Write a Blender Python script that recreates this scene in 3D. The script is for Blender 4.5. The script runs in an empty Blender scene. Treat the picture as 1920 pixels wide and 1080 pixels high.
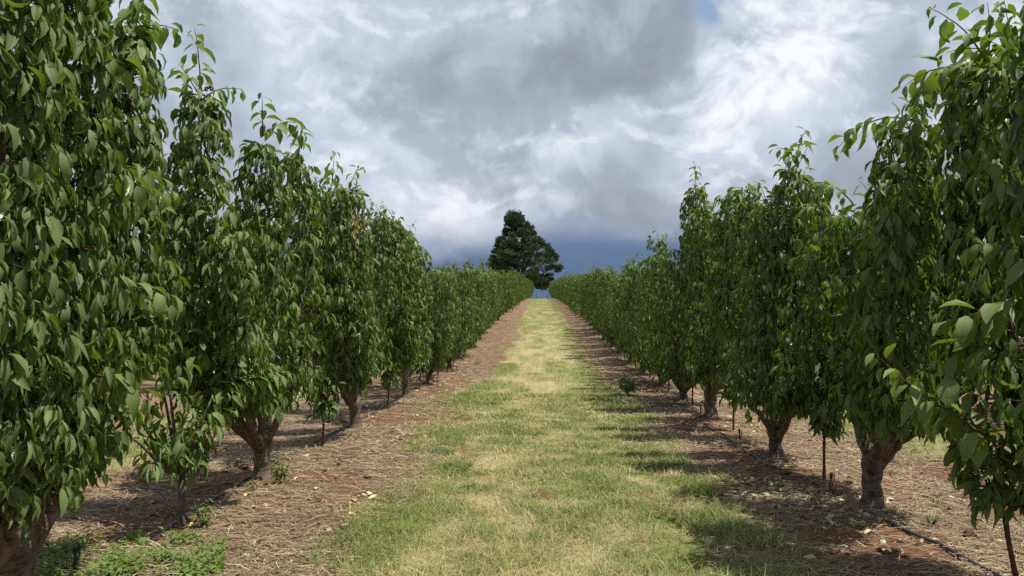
import bpy, math
import numpy as np
from mathutils import Vector
R = math.radians
sc = bpy.context.scene
C = sc.collection

# ------------------------------------------------------------------ camera, sky, sun, exposure
YAW = R(2.25)
CAMZ = 1.6
F = 1397.0                       # focal length in pixels of the 1920 wide frame
cam = bpy.data.cameras.new('camera'); cam.sensor_width = 36.0
cam.lens = F / 1920 * 36.0; cam.clip_start = 0.05; cam.clip_end = 20000
cam_o = bpy.data.objects.new('camera', cam); C.objects.link(cam_o)
cam_o.location = (0, 0, CAMZ); cam_o.rotation_euler = (R(90), 0, YAW)
sc.camera = cam_o
sc.view_settings.view_transform = 'Standard'; sc.view_settings.look = 'None'
sc.view_settings.exposure = 0.42; sc.view_settings.gamma = 1.0
try: sc.view_settings.use_curve_mapping = False
except Exception: pass
sc.cycles.max_bounces = 8; sc.cycles.diffuse_bounces = 3; sc.cycles.glossy_bounces = 2
sc.cycles.transmission_bounces = 4; sc.cycles.transparent_max_bounces = 4
sc.cycles.use_denoising = False; sc.cycles.sample_clamp_indirect = 6.0; sc.cycles.sample_clamp_direct = 8.0

SUN_EL, SUN_AZ = R(66), R(-12)    # azimuth measured from +X towards +Y
sdir = Vector((math.cos(SUN_EL)*math.cos(SUN_AZ), math.cos(SUN_EL)*math.sin(SUN_AZ), math.sin(SUN_EL)))
sl = bpy.data.lights.new('sun', 'SUN'); sl.energy = 5.0; sl.angle = R(0.53); sl.color = (1.0, 0.955, 0.88)
so = bpy.data.objects.new('sun', sl); C.objects.link(so)
so.rotation_euler = (-sdir).to_track_quat('-Z', 'Y').to_euler()

def pix_dir(px, py):
    """world direction towards a bearing read off the photograph (used for cloud and horizon bearings)"""
    v = Vector(((px-960)/F, 1.0, (540-py)/F)); v.normalize()
    c, s = math.cos(YAW), math.sin(YAW)
    return Vector((v.x*c - v.y*s, v.x*s + v.y*c, v.z))

class NT:
    """small helper to wire nodes"""
    def __init__(self, tree): self.t = tree; self.n = tree.nodes; self.l = tree.links; self.n.clear()
    def add(self, typ, **kw):
        n = self.n.new(typ)
        for k, v in kw.items(): setattr(n, k, v)
        return n
    def link(self, a, b): self.l.new(a, b)
    def put(self, sock, v):
        if isinstance(v, bpy.types.NodeSocket): self.l.new(v, sock)
        elif v is not None: sock.default_value = v
    def math(self, op, a, b=None, c=None, clamp=False):
        n = self.add('ShaderNodeMath', operation=op); n.use_clamp = clamp
        self.put(n.inputs[0], a); self.put(n.inputs[1], b)
        if c is not None: self.put(n.inputs[2], c)
        return n.outputs[0]
    def vmath(self, op, a, b=None, scale=None):
        n = self.add('ShaderNodeVectorMath', operation=op)
        self.put(n.inputs[0], a)
        if b is not None: self.put(n.inputs[1], b)
        if scale is not None: self.put(n.inputs['Scale'], scale)
        return n
    def mix(self, fac, a, b, blend='MIX'):
        n = self.add('ShaderNodeMix', data_type='RGBA', blend_type=blend)
        self.put(n.inputs[0], fac)
        for s, v in ((n.inputs[6], a), (n.inputs[7], b)):
            self.put(s, v if isinstance(v, bpy.types.NodeSocket) else (*v, 1.0) if len(v) == 3 else v)
        return n.outputs[2]
    def noise(self, vec, scale, detail=4, rough=0.55, lac=2.0, dist=0.0, out=0):
        n = self.add('ShaderNodeTexNoise'); n.noise_dimensions = '3D'
        self.put(n.inputs['Vector'], vec); self.put(n.inputs['Scale'], scale); self.put(n.inputs['Detail'], detail)
        self.put(n.inputs['Roughness'], rough); self.put(n.inputs['Lacunarity'], lac); self.put(n.inputs['Distortion'], dist)
        return n.outputs[out]
    def smooth(self, x, a, b, lo=0.0, hi=1.0):
        n = self.add('ShaderNodeMapRange', interpolation_type='SMOOTHSTEP')
        self.put(n.inputs[0], x); n.inputs[1].default_value = a; n.inputs[2].default_value = b
        n.inputs[3].default_value = lo; n.inputs[4].default_value = hi
        return n.outputs[0]
    def ramp(self, x, stops):
        n = self.add('ShaderNodeValToRGB'); e = n.color_ramp.elements
        while len(e) < len(stops): e.new(0.5)
        for i, (p, c) in enumerate(stops): e[i].position = p; e[i].color = (*c, 1)
        self.put(n.inputs[0], x); return n.outputs[0]

world = bpy.data.worlds.new('World'); sc.world = world; world.use_nodes = True
w = NT(world.node_tree)
tc = w.add('ShaderNodeTexCoord').outputs['Generated']
sky = w.add('ShaderNodeTexSky'); sky.sky_type = 'NISHITA'; sky.sun_disc = False
sky.sun_elevation = SUN_EL; sky.sun_rotation = math.atan2(sdir.x, sdir.y)
clear = w.vmath('SCALE', sky.outputs[0], scale=0.085).outputs[0]
sep = w.add('ShaderNodeSeparateXYZ'); w.link(tc, sep.inputs[0])
X, Y, Z = sep.outputs
zz = w.math('ADD', w.math('MAXIMUM', Z, 0.0), 0.30)
comb = w.add('ShaderNodeCombineXYZ')
w.put(comb.inputs[0], w.math('DIVIDE', X, zz)); w.put(comb.inputs[1], w.math('DIVIDE', Y, zz)); w.put(comb.inputs[2], 3.7)
P = comb.outputs[0]
wz = w.vmath('ADD', P, w.vmath('SCALE', w.vmath('SUBTRACT', w.noise(P, 0.9, 3, out=1), (0.5, 0.5, 0.5)).outputs[0], scale=1.0).outputs[0]).outputs[0]
n_big = w.noise(wz, 0.85, 2.5, 0.5)
n_mid = w.noise(wz, 2.1, 7, 0.56)
# billows in true direction space (no perspective stretch) for the cumulus texture
wd = w.vmath('ADD', tc, w.vmath('SCALE', w.vmath('SUBTRACT', w.noise(tc, 5.0, 3, out=1), (0.5, 0.5, 0.5)).outputs[0], scale=0.10).outputs[0]).outputs[0]
n_dir = w.noise(wd, 6.5, 8, 0.55)
n_fine = w.noise(wd, 19.0, 8, 0.62)
def blob(px, py, rx, soft=1.0, squash=1.0):
    """mask round one bearing, its outline roughened by the billow noise"""
    d = pix_dir(px, py)
    df = w.vmath('SUBTRACT', wd, tuple(d)).outputs[0]
    df = w.vmath('MULTIPLY', df, (1, 1, squash)).outputs[0]
    ln = w.vmath('LENGTH', df).outputs['Value']
    ln = w.math('ADD', ln, w.math('MULTIPLY', w.math('SUBTRACT', n_fine, 0.5), 0.16*rx/200))
    r = rx/F
    return w.smooth(ln, r*(1+soft*0.6), r*(1-soft*0.75))
n_soft = w.noise(wd, 2.6, 3, 0.5)
v = w.math('ADD', w.math('MULTIPLY', n_big, 0.60), w.math('MULTIPLY', n_mid, 0.50))
v = w.math('ADD', v, w.math('MULTIPLY', n_dir, 1.05))
v = w.math('ADD', v, w.math('MULTIPLY', n_fine, 0.52))        # mean about 1.2
for px, py, r, amt, soft, sq in (
        (1215, 60, 140, -0.20, 0.8, 1.2), (1120, 120, 110, -0.13, 0.8, 1.5), (1290, 120, 100, -0.08, 0.8, 1.0),
        (1440, 110, 130, 0.30, 0.35, 1.0), (1360, 90, 70, 0.12, 0.3, 1.0), (1400, 230, 120, 0.20, 0.7, 1.2), (1300, 320, 90, 0.16, 0.9, 1.3), (1560, 60, 80, 0.18, 0.6, 1.0),
        (1640, 210, 170, -0.10, 1.0, 1.0), (1800, 20, 130, 0.12, 1.0, 1.0),
        (560, 60, 150, 0.16, 1.0, 1.2), (430, 70, 90, -0.06, 1.0, 1.0), (880, 180, 190, -0.12, 1.0, 1.4),
        (700, 360, 150, 0.12, 0.9, 1.8), (870, 390, 90, 0.16, 0.7, 1.6), (780, 400, 90, 0.10, 0.8, 1.6),
        (1000, 330, 140, -0.06, 1.0, 2.0), (1230, 390, 150, -0.10, 1.0, 2.2), (1100, 260, 120, 0.10, 0.8, 1.6),
        (640, 210, 110, -0.06, 1.0, 1.5)):
    v = w.math('ADD', v, w.math('MULTIPLY', blob(px, py, r, soft, sq), amt))
cloud = w.ramp(w.math('ADD', w.math('MULTIPLY', w.math('SUBTRACT', v, 1.335), 1.0), 0.50), [
    (0.0, (0.225, 0.250, 0.290)), (0.22, (0.305, 0.345, 0.405)), (0.45, (0.43, 0.49, 0.58)),
    (0.62, (0.53, 0.595, 0.69)), (0.80, (0.67, 0.73, 0.82)), (1.0, (0.90, 0.93, 0.97))])
# billowing layer with crisp rims: thresholded detailed noise, lit tops and grey bases
wq = w.vmath('MULTIPLY', wd, (1, 1, 1.7)).outputs[0]
b0 = w.noise(wq, 7.5, 9, 0.60, dist=0.25)
b1 = w.noise(w.vmath('ADD', wq, (0.0, 0.0, -0.022)).outputs[0], 7.5, 5, 0.55, dist=0.25)
cov = w.math('ADD', b0, w.math('MULTIPLY', w.math('SUBTRACT', v, 1.335), 0.42))
puff = w.smooth(cov, 0.50, 0.62)
relief = w.math('SUBTRACT', b0, b1)                     # slope of the billow: lit side against shaded side
pcol = w.ramp(w.math('ADD', w.math('ADD', 0.46, w.math('MULTIPLY', relief, 3.6)), w.math('MULTIPLY', w.math('SUBTRACT', v, 1.335), 0.75)), [
    (0.0, (0.31, 0.36, 0.43)), (0.35, (0.44, 0.50, 0.59)), (0.6, (0.61, 0.67, 0.76)), (0.8, (0.76, 0.81, 0.87)), (1.0, (0.88, 0.91, 0.95))])
cloud = w.mix(w.math('MULTIPLY', puff, w.math('ADD', 0.52, w.math('MULTIPLY', blob(1450, 150, 190, 1.0), 0.4))), cloud, pcol)
c0 = w.noise(w.vmath('ADD', wq, (3.1, 1.7, 0.4)).outputs[0], 5.5, 8, 0.58, dist=0.3)
under = w.math('MULTIPLY', w.smooth(w.math('SUBTRACT', c0, w.math('MULTIPLY', w.math('SUBTRACT', v, 1.335), 0.5)), 0.52, 0.60), 0.42)
cloud = w.mix(under, cloud, (0.33, 0.375, 0.455))
cloud = w.mix(w.math('MULTIPLY', w.smooth(Z, 0.24, 0.08), 0.5), cloud, w.mix(1.0, cloud, (1.03, 0.98, 0.99), 'MULTIPLY'))
# dark storm band by the horizon
zb = w.math('ADD', Z, w.math('MULTIPLY', w.math('SUBTRACT', w.noise(wd, 5.5, 7, 0.52), 0.5), 0.11))
zb = w.math('ADD', zb, w.math('MULTIPLY', blob(1160, 470, 130, 1.0, 1.6), -0.022))
zb = w.math('ADD', zb, w.math('MULTIPLY', blob(790, 440, 170, 1.0, 1.6), 0.028))
zb = w.math('ADD', zb, w.math('MULTIPLY', w.smooth(w.math('ABSOLUTE', w.math('ADD', X, -0.0)), 0.30, 0.55), 0.06))
band = w.smooth(zb, 0.103, 0.046)
stormn = w.noise(w.vmath('MULTIPLY', wd, (1, 1, 5)).outputs[0], 5.0, 4, 0.5)
storm = w.ramp(w.math('ADD', w.smooth(Z, -0.02, 0.10), w.math('MULTIPLY', w.math('SUBTRACT', stormn, 0.5), 0.45)), [
    (0.0, (0.110, 0.170, 0.285)), (0.40, (0.115, 0.180, 0.305)), (0.68, (0.135, 0.200, 0.325)), (1.0, (0.27, 0.335, 0.455))])
col = w.mix(band, cloud, storm)
# openings of clear sky between the clouds
gap = w.math('MAXIMUM', blob(1322, 45, 24, 0.7, 0.8), w.math('MULTIPLY', blob(1530, 4, 20, 0.6), 0.9))
gap = w.math('MAXIMUM', gap, w.math('MULTIPLY', blob(1370, -10, 34, 0.9), 0.7))
over = w.math('MULTIPLY', w.smooth(Z, 0.50, 0.75), w.smooth(n_big, 0.5, 0.62))
gap = w.math('MAXIMUM', gap, over)
col = w.mix(gap, col, w.vmath('ADD', clear, (0.13, 0.16, 0.20)).outputs[0])
bg = w.add('ShaderNodeBackground'); w.link(col, bg.inputs[0]); bg.inputs[1].default_value = 0.80
wo = w.add('ShaderNodeOutputWorld'); w.link(bg.outputs[0], wo.inputs[0])

# ------------------------------------------------------------------ numeric helpers
_tab = np.random.default_rng(5).random((256, 256))
def vnoise(x, y, sc_=1.0, ox=0.0):
    x = np.asarray(x)*sc_ + ox + 91.3; y = np.asarray(y)*sc_ + ox*1.7 + 37.1
    xi = np.floor(x).astype(int); yi = np.floor(y).astype(int); fx = x-xi; fy = y-yi
    fx = fx*fx*(3-2*fx); fy = fy*fy*(3-2*fy)
    g = lambda a, b: _tab[a & 255, b & 255]
    return (g(xi, yi)*(1-fx) + g(xi+1, yi)*fx)*(1-fy) + (g(xi, yi+1)*(1-fx) + g(xi+1, yi+1)*fx)*fy
def fbm(x, y, s, ox=0.0, octs=4):
    t = 0; a = 1; n = 0
    for k in range(octs): t = t + a*vnoise(x, y, s*2**k, ox+k*13.7); n += a; a *= 0.55
    return t/n
def unit(v): return v/np.maximum(np.linalg.norm(v, axis=-1, keepdims=True), 1e-9)

_py = np.array([-30, 0, 3, 5.4, 8, 10.5, 12.5, 15, 20, 27, 35, 50, 80, 105, 118, 126, 136, 150, 170, 200, 400, 3000, 9000], float)
_pd = np.array([1.4, 1.5, 1.53, 1.61, 1.76, 1.88, 1.95, 2.02, 2.08, 1.98, 1.82, 1.62, 1.60, 1.62, 1.68, 1.86, 2.3, 3.0, 4.0, 6.0, 16, 170, 520], float)
_fy = np.concatenate([np.arange(-30, 160, 0.5), np.arange(160, 9001, 20)])
_fd = np.interp(_fy, _py, _pd)
_k = np.exp(-np.linspace(-2, 2, 9)**2); _k /= _k.sum()
_sm = np.convolve(np.pad(_fd, 4, mode='edge'), _k, 'valid')
_fd = np.where(_fy < 150, _sm, _fd)
def gz(x, y):
    x = np.asarray(x, float); y = np.asarray(y, float)
    h = CAMZ - np.interp(y, _fy, _fd)
    near = np.clip((140-y)/60, 0, 1)
    h = h + near*((fbm(x, y, 0.8, 3.0, 3)-0.5)*0.07 + (fbm(x, y, 5.0, 8.0, 2)-0.5)*0.022)
    # slight ridge under each tree row, far-off sideways undulation
    ax = np.abs(x); rr = np.minimum(np.abs(ax-2.36), np.abs(ax-7.05))
    h = h + near*0.05*np.exp(-(rr/0.7)**2)
    return h
ROWL, ROWR = -2.35, 2.38
def row_y(px, X):
    """distance along the row of a bearing read in the photograph, for something standing in the row at X"""
    return X/math.tan(math.atan((px-960)/F) + YAW) if False else X/math.tan(math.atan((px-960)/F) - YAW)

def merge_meshdata(parts):
    """parts: (V, quads or None, tris or None, attr) -> one set with material index per part"""
    V = []; Q = []; T = []; A = []; mq = []; mt = []; n = 0
    for k, (v_, q_, t_, a_) in enumerate(parts):
        V.append(v_); A.append(a_)
        if q_ is not None and len(q_): Q.append(np.asarray(q_)+n); mq += [k]*len(q_)
        if t_ is not None and len(t_): T.append(np.asarray(t_)+n); mt += [k]*len(t_)
        n += len(v_)
    return np.concatenate(V), (np.concatenate(Q) if Q else None), (np.concatenate(T) if T else None), np.concatenate(A), mq+mt
def np_mesh(name, V, quads=None, tris=None, attrs=None, smooth=False, mats=None, midx=None):
    me = bpy.data.meshes.new(name)
    V = np.ascontiguousarray(V, np.float32); me.vertices.add(len(V)); me.vertices.foreach_set('co', V.ravel())
    nq = 0 if quads is None else len(quads); nt = 0 if tris is None else len(tris)
    loops = np.concatenate([np.asarray(quads, np.int32).ravel() if nq else np.zeros(0, np.int32),
                            np.asarray(tris, np.int32).ravel() if nt else np.zeros(0, np.int32)])
    me.loops.add(len(loops)); me.loops.foreach_set('vertex_index', loops)
    me.polygons.add(nq+nt)
    st = np.concatenate([np.arange(nq)*4, nq*4+np.arange(nt)*3]).astype(np.int32)
    me.polygons.foreach_set('loop_start', st)
    try: me.polygons.foreach_set('loop_total', np.concatenate([np.full(nq, 4), np.full(nt, 3)]).astype(np.int32))
    except Exception: pass
    if smooth: me.polygons.foreach_set('use_smooth', np.ones(nq+nt, bool))
    for k, a in (attrs or {}).items():
        at = me.attributes.new(k, 'FLOAT_VECTOR', 'POINT'); at.data.foreach_set('vector', np.ascontiguousarray(a, np.float32).ravel())
    for m in (mats or []): me.materials.append(m)
    if midx is not None: me.polygons.foreach_set('material_index', np.asarray(midx, np.int32))
    me.update(calc_edges=True)
    return me
def ob(name, me, parent=None, loc=None):
    o = bpy.data.objects.new(name, me); C.objects.link(o)
    if parent is not None: o.parent = parent
    if loc is not None: o.location = loc
    return o
def thing(name, label, cat, loc=(0, 0, 0), rz=0.0, group=None):
    o = bpy.data.objects.new(name, None); C.objects.link(o); o.empty_display_size = 0.2
    o.location = loc; o.rotation_euler = (0, 0, rz); return tag(o, label, cat, group)
def tag(o, label, cat=None, group=None, kind=None):
    if label: o['label'] = label
    if cat: o['category'] = cat
    if group: o['group'] = group
    if kind: o['kind'] = kind
    return o

class Tubes:
    """collects tapering tubes into one mesh"""
    def __init__(s): s.V = []; s.Q = []; s.A = []; s.n = 0
    def add(s, pts, rad, seg=6, wob=0.0, rng=None, val=0.0):
        pts = np.asarray(pts, float); rad = np.broadcast_to(np.asarray(rad, float), (len(pts),))
        T = np.gradient(pts, axis=0); T = unit(T)
        up = np.array([0, 0, 1.0]) if abs(T[:, 2]).mean() < 0.8 else np.array([1.0, 0, 0])
        A = unit(np.cross(T, up)); B = np.cross(T, A)
        th = np.arange(seg)/seg*2*np.pi
        r = rad[:, None]*np.ones(seg)
        if wob: r = r*(1+wob*(rng.random((len(pts), seg))-0.5))
        ring = pts[:, None]+r[..., None]*(np.cos(th)[None, :, None]*A[:, None]+np.sin(th)[None, :, None]*B[:, None])
        n = len(pts); s.V.append(ring.reshape(-1, 3))
        al = np.concatenate([[0], np.cumsum(np.linalg.norm(np.diff(pts, axis=0), axis=1))])
        s.A.append(np.stack([np.repeat(al, seg), np.tile(th, n), np.full(n*seg, val)], 1))
        i = np.arange(n-1)[:, None]*seg; j = np.arange(seg)[None]; j2 = (j+1) % seg
        s.Q.append(np.stack([i+j, i+j2, i+seg+j2, i+seg+j], -1).reshape(-1, 4)+s.n)
        # end caps as fans of quads collapsed on a centre point
        for base, c, flip in ((0, pts[0], True), ((n-1)*seg, pts[-1]+T[-1]*rad[-1]*0.5, False)):
            k = s.n+n*seg+(0 if flip else 1)
            s.V.append(c[None]); s.A.append(np.array([[0, 0, val]]))
            q = np.stack([np.full(seg//2, k), s.n+base+(np.arange(0, seg-1, 2)), s.n+base+(np.arange(0, seg-1, 2)+1), s.n+base+((np.arange(0, seg-1, 2)+2) % seg)], -1)
            s.Q.append(q[:, ::-1] if flip else q)
        s.n += n*seg+2
    def mesh(s, name, mats, smooth=True):
        return np_mesh(name, np.concatenate(s.V), np.concatenate(s.Q), None, {'luv': np.concatenate(s.A)}, smooth, mats)

# ------------------------------------------------------------------ materials
def new_mat(name):
    m = bpy.data.materials.new(name); m.use_nodes = True; return m, NT(m.node_tree)
def finish(t, shader): o = t.add('ShaderNodeOutputMaterial'); t.link(shader, o.inputs[0]); return o
def principled(t, col, rough=0.6, normal=None, spec=0.5, **kw):
    p = t.add('ShaderNodeBsdfPrincipled'); t.put(p.inputs['Base Color'], col if isinstance(col, bpy.types.NodeSocket) else (*col, 1))
    t.put(p.inputs['Roughness'], rough); t.put(p.inputs['Specular IOR Level'], spec)
    if normal is not None: t.link(normal, p.inputs['Normal'])
    return p.outputs[0]
def bump(t, h, strength=0.5, dist=0.01):
    b = t.add('ShaderNodeBump'); t.put(b.inputs['Strength'], strength); t.put(b.inputs['Distance'], dist); t.link(h, b.inputs['Height']); return b.outputs[0]
def attr(t, name):
    a = t.add('ShaderNodeAttribute'); a.attribute_name = name; s = t.add('ShaderNodeSeparateXYZ'); t.link(a.outputs['Vector'], s.inputs[0]); return s.outputs

def leaf_material(name, stops, rough=0.33, trans=0.26, tcol=(0.20, 0.34, 0.02), back=(0.135, 0.185, 0.06)):
    m, t = new_mat(name)
    at, as_, rv = attr(t, 'luv')
    c = t.ramp(t.math('MULTIPLY', rv, 0.5), stops)
    geo = t.add('ShaderNodeNewGeometry')
    a_s = t.math('ABSOLUTE', as_)
    rib = t.smooth(a_s, 0.14, 0.02)
    saw = t.math('SINE', t.math('ADD', t.math('MULTIPLY', at, 58.0), t.math('MULTIPLY', a_s, -9.0)))
    c = t.mix(t.math('MULTIPLY', rib, 0.5), c, t.mix(0.5, c, (0.22, 0.26, 0.07)))
    oi = t.add('ShaderNodeTexCoord').outputs['Object']
    blot = t.noise(oi, 9.0, 3)
    c = t.mix(t.math('MULTIPLY', t.smooth(blot, 0.5, 0.72), 0.45), c, t.mix(1.0, c, (1.55, 1.25, 0.75), 'MULTIPLY'))
    c = t.mix(geo.outputs['Backfacing'], c, t.mix(0.72, c, back))
    nrm = bump(t, t.math('ADD', t.math('MULTIPLY', saw, 0.09), t.math('MULTIPLY', rib, -0.9)), 0.5, 0.003)
    rg = t.math('ADD', rough, t.math('MULTIPLY', geo.outputs['Backfacing'], 0.3))
    p = principled(t, c, rg, nrm, 0.4)
    tr = t.add('ShaderNodeBsdfTranslucent')
    tcl = t.mix(t.math('MULTIPLY', rv, 0.35), tcol, (0.34, 0.46, 0.05))
    t.link(tcl, tr.inputs[0])
    ms = t.add('ShaderNodeMixShader'); ms.inputs[0].default_value = trans
    t.link(p, ms.inputs[1]); t.link(tr.outputs[0], ms.inputs[2]); finish(t, ms.outputs[0])
    return m
M_LEAF = leaf_material('cherry_leaf', [(0.0, (0.008, 0.020, 0.005)), (0.18, (0.020, 0.046, 0.009)), (0.34, (0.052, 0.096, 0.016)), (0.48, (0.140, 0.195, 0.030)),
                                       (0.62, (0.12, 0.18, 0.035)), (0.90, (0.20, 0.28, 0.05)), (1.0, (0.30, 0.24, 0.05))])
M_WEED = leaf_material('weed_leaf', [(0.0, (0.05, 0.11, 0.03)), (0.4, (0.11, 0.21, 0.04)), (0.8, (0.22, 0.34, 0.05)), (1.0, (0.36, 0.36, 0.08))], 0.5, 0.35)
def dead_leaf_mat():
    m, t = new_mat('dry_leaf'); at, as_, rv = attr(t, 'luv')
    c = t.ramp(rv, [(0, (0.16, 0.075, 0.04)), (0.3, (0.33, 0.19, 0.09)), (0.55, (0.42, 0.36, 0.22)), (0.75, (0.33, 0.40, 0.20)), (1, (0.55, 0.42, 0.14))])
    finish(t, principled(t, c, 0.7)); return m
M_DRY = dead_leaf_mat()

def bark_mat(name, c1, c2, c3, band=1.0):
    m, t = new_mat(name)
    al, th, rv = attr(t, 'luv')
    oc = t.add('ShaderNodeTexCoord').outputs['Object']
    st = t.vmath('MULTIPLY', oc, (9, 9, 60)).outputs[0]
    n1 = t.noise(st, 1.0, 5, 0.6, dist=0.6)
    n2 = t.noise(oc, 14.0, 5, 0.6)
    n3 = t.noise(oc, 60.0, 4, 0.6)
    c = t.mix(t.smooth(n2, 0.35, 0.68), c1, c2)
    c = t.mix(t.math('MULTIPLY', t.smooth(n1, 0.50, 0.66), 0.8*band), c, c3)
    c = t.mix(t.math('MULTIPLY', n3, 0.5), c, t.mix(1.0, c, (0.5, 0.5, 0.5), 'MULTIPLY'))
    h = t.math('ADD', t.math('MULTIPLY', n1, 0.7), t.math('MULTIPLY', n3, 0.5))
    finish(t, principled(t, c, 0.8, bump(t, t.math('ADD', h, t.math('MULTIPLY', t.noise(t.vmath('MULTIPLY', oc, (40, 40, 7)).outputs[0], 1.0, 5, 0.65, dist=1.0), 1.2)), 1.0, 0.022), 0.25)); return m
M_BARK = bark_mat('cherry_bark', (0.12, 0.085, 0.062), (0.25, 0.195, 0.15), (0.045, 0.029, 0.02))
M_TWIG = bark_mat('red_twig', (0.12, 0.055, 0.038), (0.19, 0.095, 0.06), (0.08, 0.04, 0.03), 0.4)
M_PBARK = bark_mat('pine_bark', (0.035, 0.028, 0.026), (0.06, 0.048, 0.042), (0.02, 0.016, 0.015), 0.3)

def ground_mat():
    m, t = new_mat('orchard_ground')
    gr, green, red = attr(t, 'cover')
    pos = t.add('ShaderNodeNewGeometry').outputs['Position']
    f1 = t.noise(pos, 24.0, 6, 0.65); f2 = t.noise(pos, 90.0, 3, 0.6)
    st = t.noise(t.vmath('MULTIPLY', pos, (16, 45, 20)).outputs[0], 1.0, 6, 0.7, dist=1.5)
    st2 = t.noise(t.vmath('MULTIPLY', pos, (50, 14, 20)).outputs[0], 1.0, 5, 0.7, dist=1.2)
    soil = t.mix(f1, (0.072, 0.034, 0.020), (0.215, 0.102, 0.055))
    straw = t.mix(f2, (0.20, 0.135, 0.08), (0.43, 0.34, 0.225))
    mulch = t.mix(t.smooth(t.math('MAXIMUM', st, st2), 0.48, 0.62), soil, straw)
    mulch = t.mix(t.math('MULTIPLY', red, 0.85), mulch, soil)
    mulch = t.mix(t.math('MULTIPLY', t.smooth(f1, 0.50, 0.38), 0.75), mulch, (0.06, 0.032, 0.022))
    gcol = t.mix(green, t.mix(f2, (0.26, 0.205, 0.105), (0.44, 0.37, 0.21)), t.mix(f2, (0.095, 0.12, 0.028), (0.22, 0.24, 0.06)))
    gcol = t.mix(t.math('MULTIPLY', t.smooth(f1, 0.46, 0.36), 0.45), gcol, (0.12, 0.085, 0.05))
    c = t.mix(t.smooth(t.math('ADD', gr, t.math('MULTIPLY', t.math('SUBTRACT', f1, 0.5), 0.5)), 0.35, 0.62), mulch, gcol)
    h = t.math('ADD', t.math('ADD', f1, t.math('MULTIPLY', f2, 0.4)), t.math('MULTIPLY', st, 0.6))
    finish(t, principled(t, c, 0.92, bump(t, h, 0.8, 0.02), 0.2)); return m
def blade_mat(name, stops, trans=0.3, rough=0.55):
    m, t = new_mat(name); at, as_, rv = attr(t, 'luv')
    c = t.ramp(rv, stops)
    p = principled(t, c, rough, None, 0.3); tr = t.add('ShaderNodeBsdfTranslucent'); t.link(c, tr.inputs[0])
    ms = t.add('ShaderNodeMixShader'); ms.inputs[0].default_value = trans; t.link(p, ms.inputs[1]); t.link(tr.outputs[0], ms.inputs[2]); finish(t, ms.outputs[0]); return m
M_GRASS = blade_mat('grass_blade', [(0.0, (0.075, 0.125, 0.028)), (0.25, (0.165, 0.215, 0.048)), (0.45, (0.29, 0.31, 0.09)), (0.6, (0.33, 0.31, 0.115)), (0.8, (0.42, 0.35, 0.16)), (1.0, (0.64, 0.52, 0.29))])
M_STRAW = blade_mat('straw', [(0.0, (0.06, 0.040, 0.026)), (0.3, (0.15, 0.10, 0.062)), (0.6, (0.32, 0.24, 0.145)), (1.0, (0.58, 0.48, 0.31))], 0.1, 0.7)
def plain(name, col, rough=0.5, var=0.25, sc_=40.0):
    m, t = new_mat(name); n = t.noise(t.add('ShaderNodeTexCoord').outputs['Object'], sc_, 4)
    c = t.mix(n, tuple(x*(1-var) for x in col), tuple(x*(1+var) for x in col))
    finish(t, principled(t, c, rough, bump(t, n, 0.3, 0.004))); return m
M_HOSE = plain('black_poly_hose', (0.03, 0.031, 0.033), 0.42)
M_BLACK = plain('black_plastic', (0.018, 0.018, 0.02), 0.5)
M_POST = plain('weathered_post', (0.09, 0.075, 0.065), 0.8)
M_FRUIT = plain('dried_cherry', (0.035, 0.010, 0.012), 0.35)
def needle_mat(name, lo, hi, tw=0.12):
    m, t = new_mat(name); at, as_, rv = attr(t, 'luv')
    c = t.mix(rv, lo, hi); p = principled(t, c, 0.6, None, 0.3); tr = t.add('ShaderNodeBsdfTranslucent'); t.link(c, tr.inputs[0])
    ms = t.add('ShaderNodeMixShader'); ms.inputs[0].default_value = tw; t.link(p, ms.inputs[1]); t.link(tr.outputs[0], ms.inputs[2]); finish(t, ms.outputs[0]); return m
M_NEEDLE = needle_mat('pine_needles', (0.016, 0.036, 0.022), (0.085, 0.115, 0.045))
M_GUM = needle_mat('gum_leaves', (0.045, 0.045, 0.03), (0.10, 0.085, 0.05))

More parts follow.
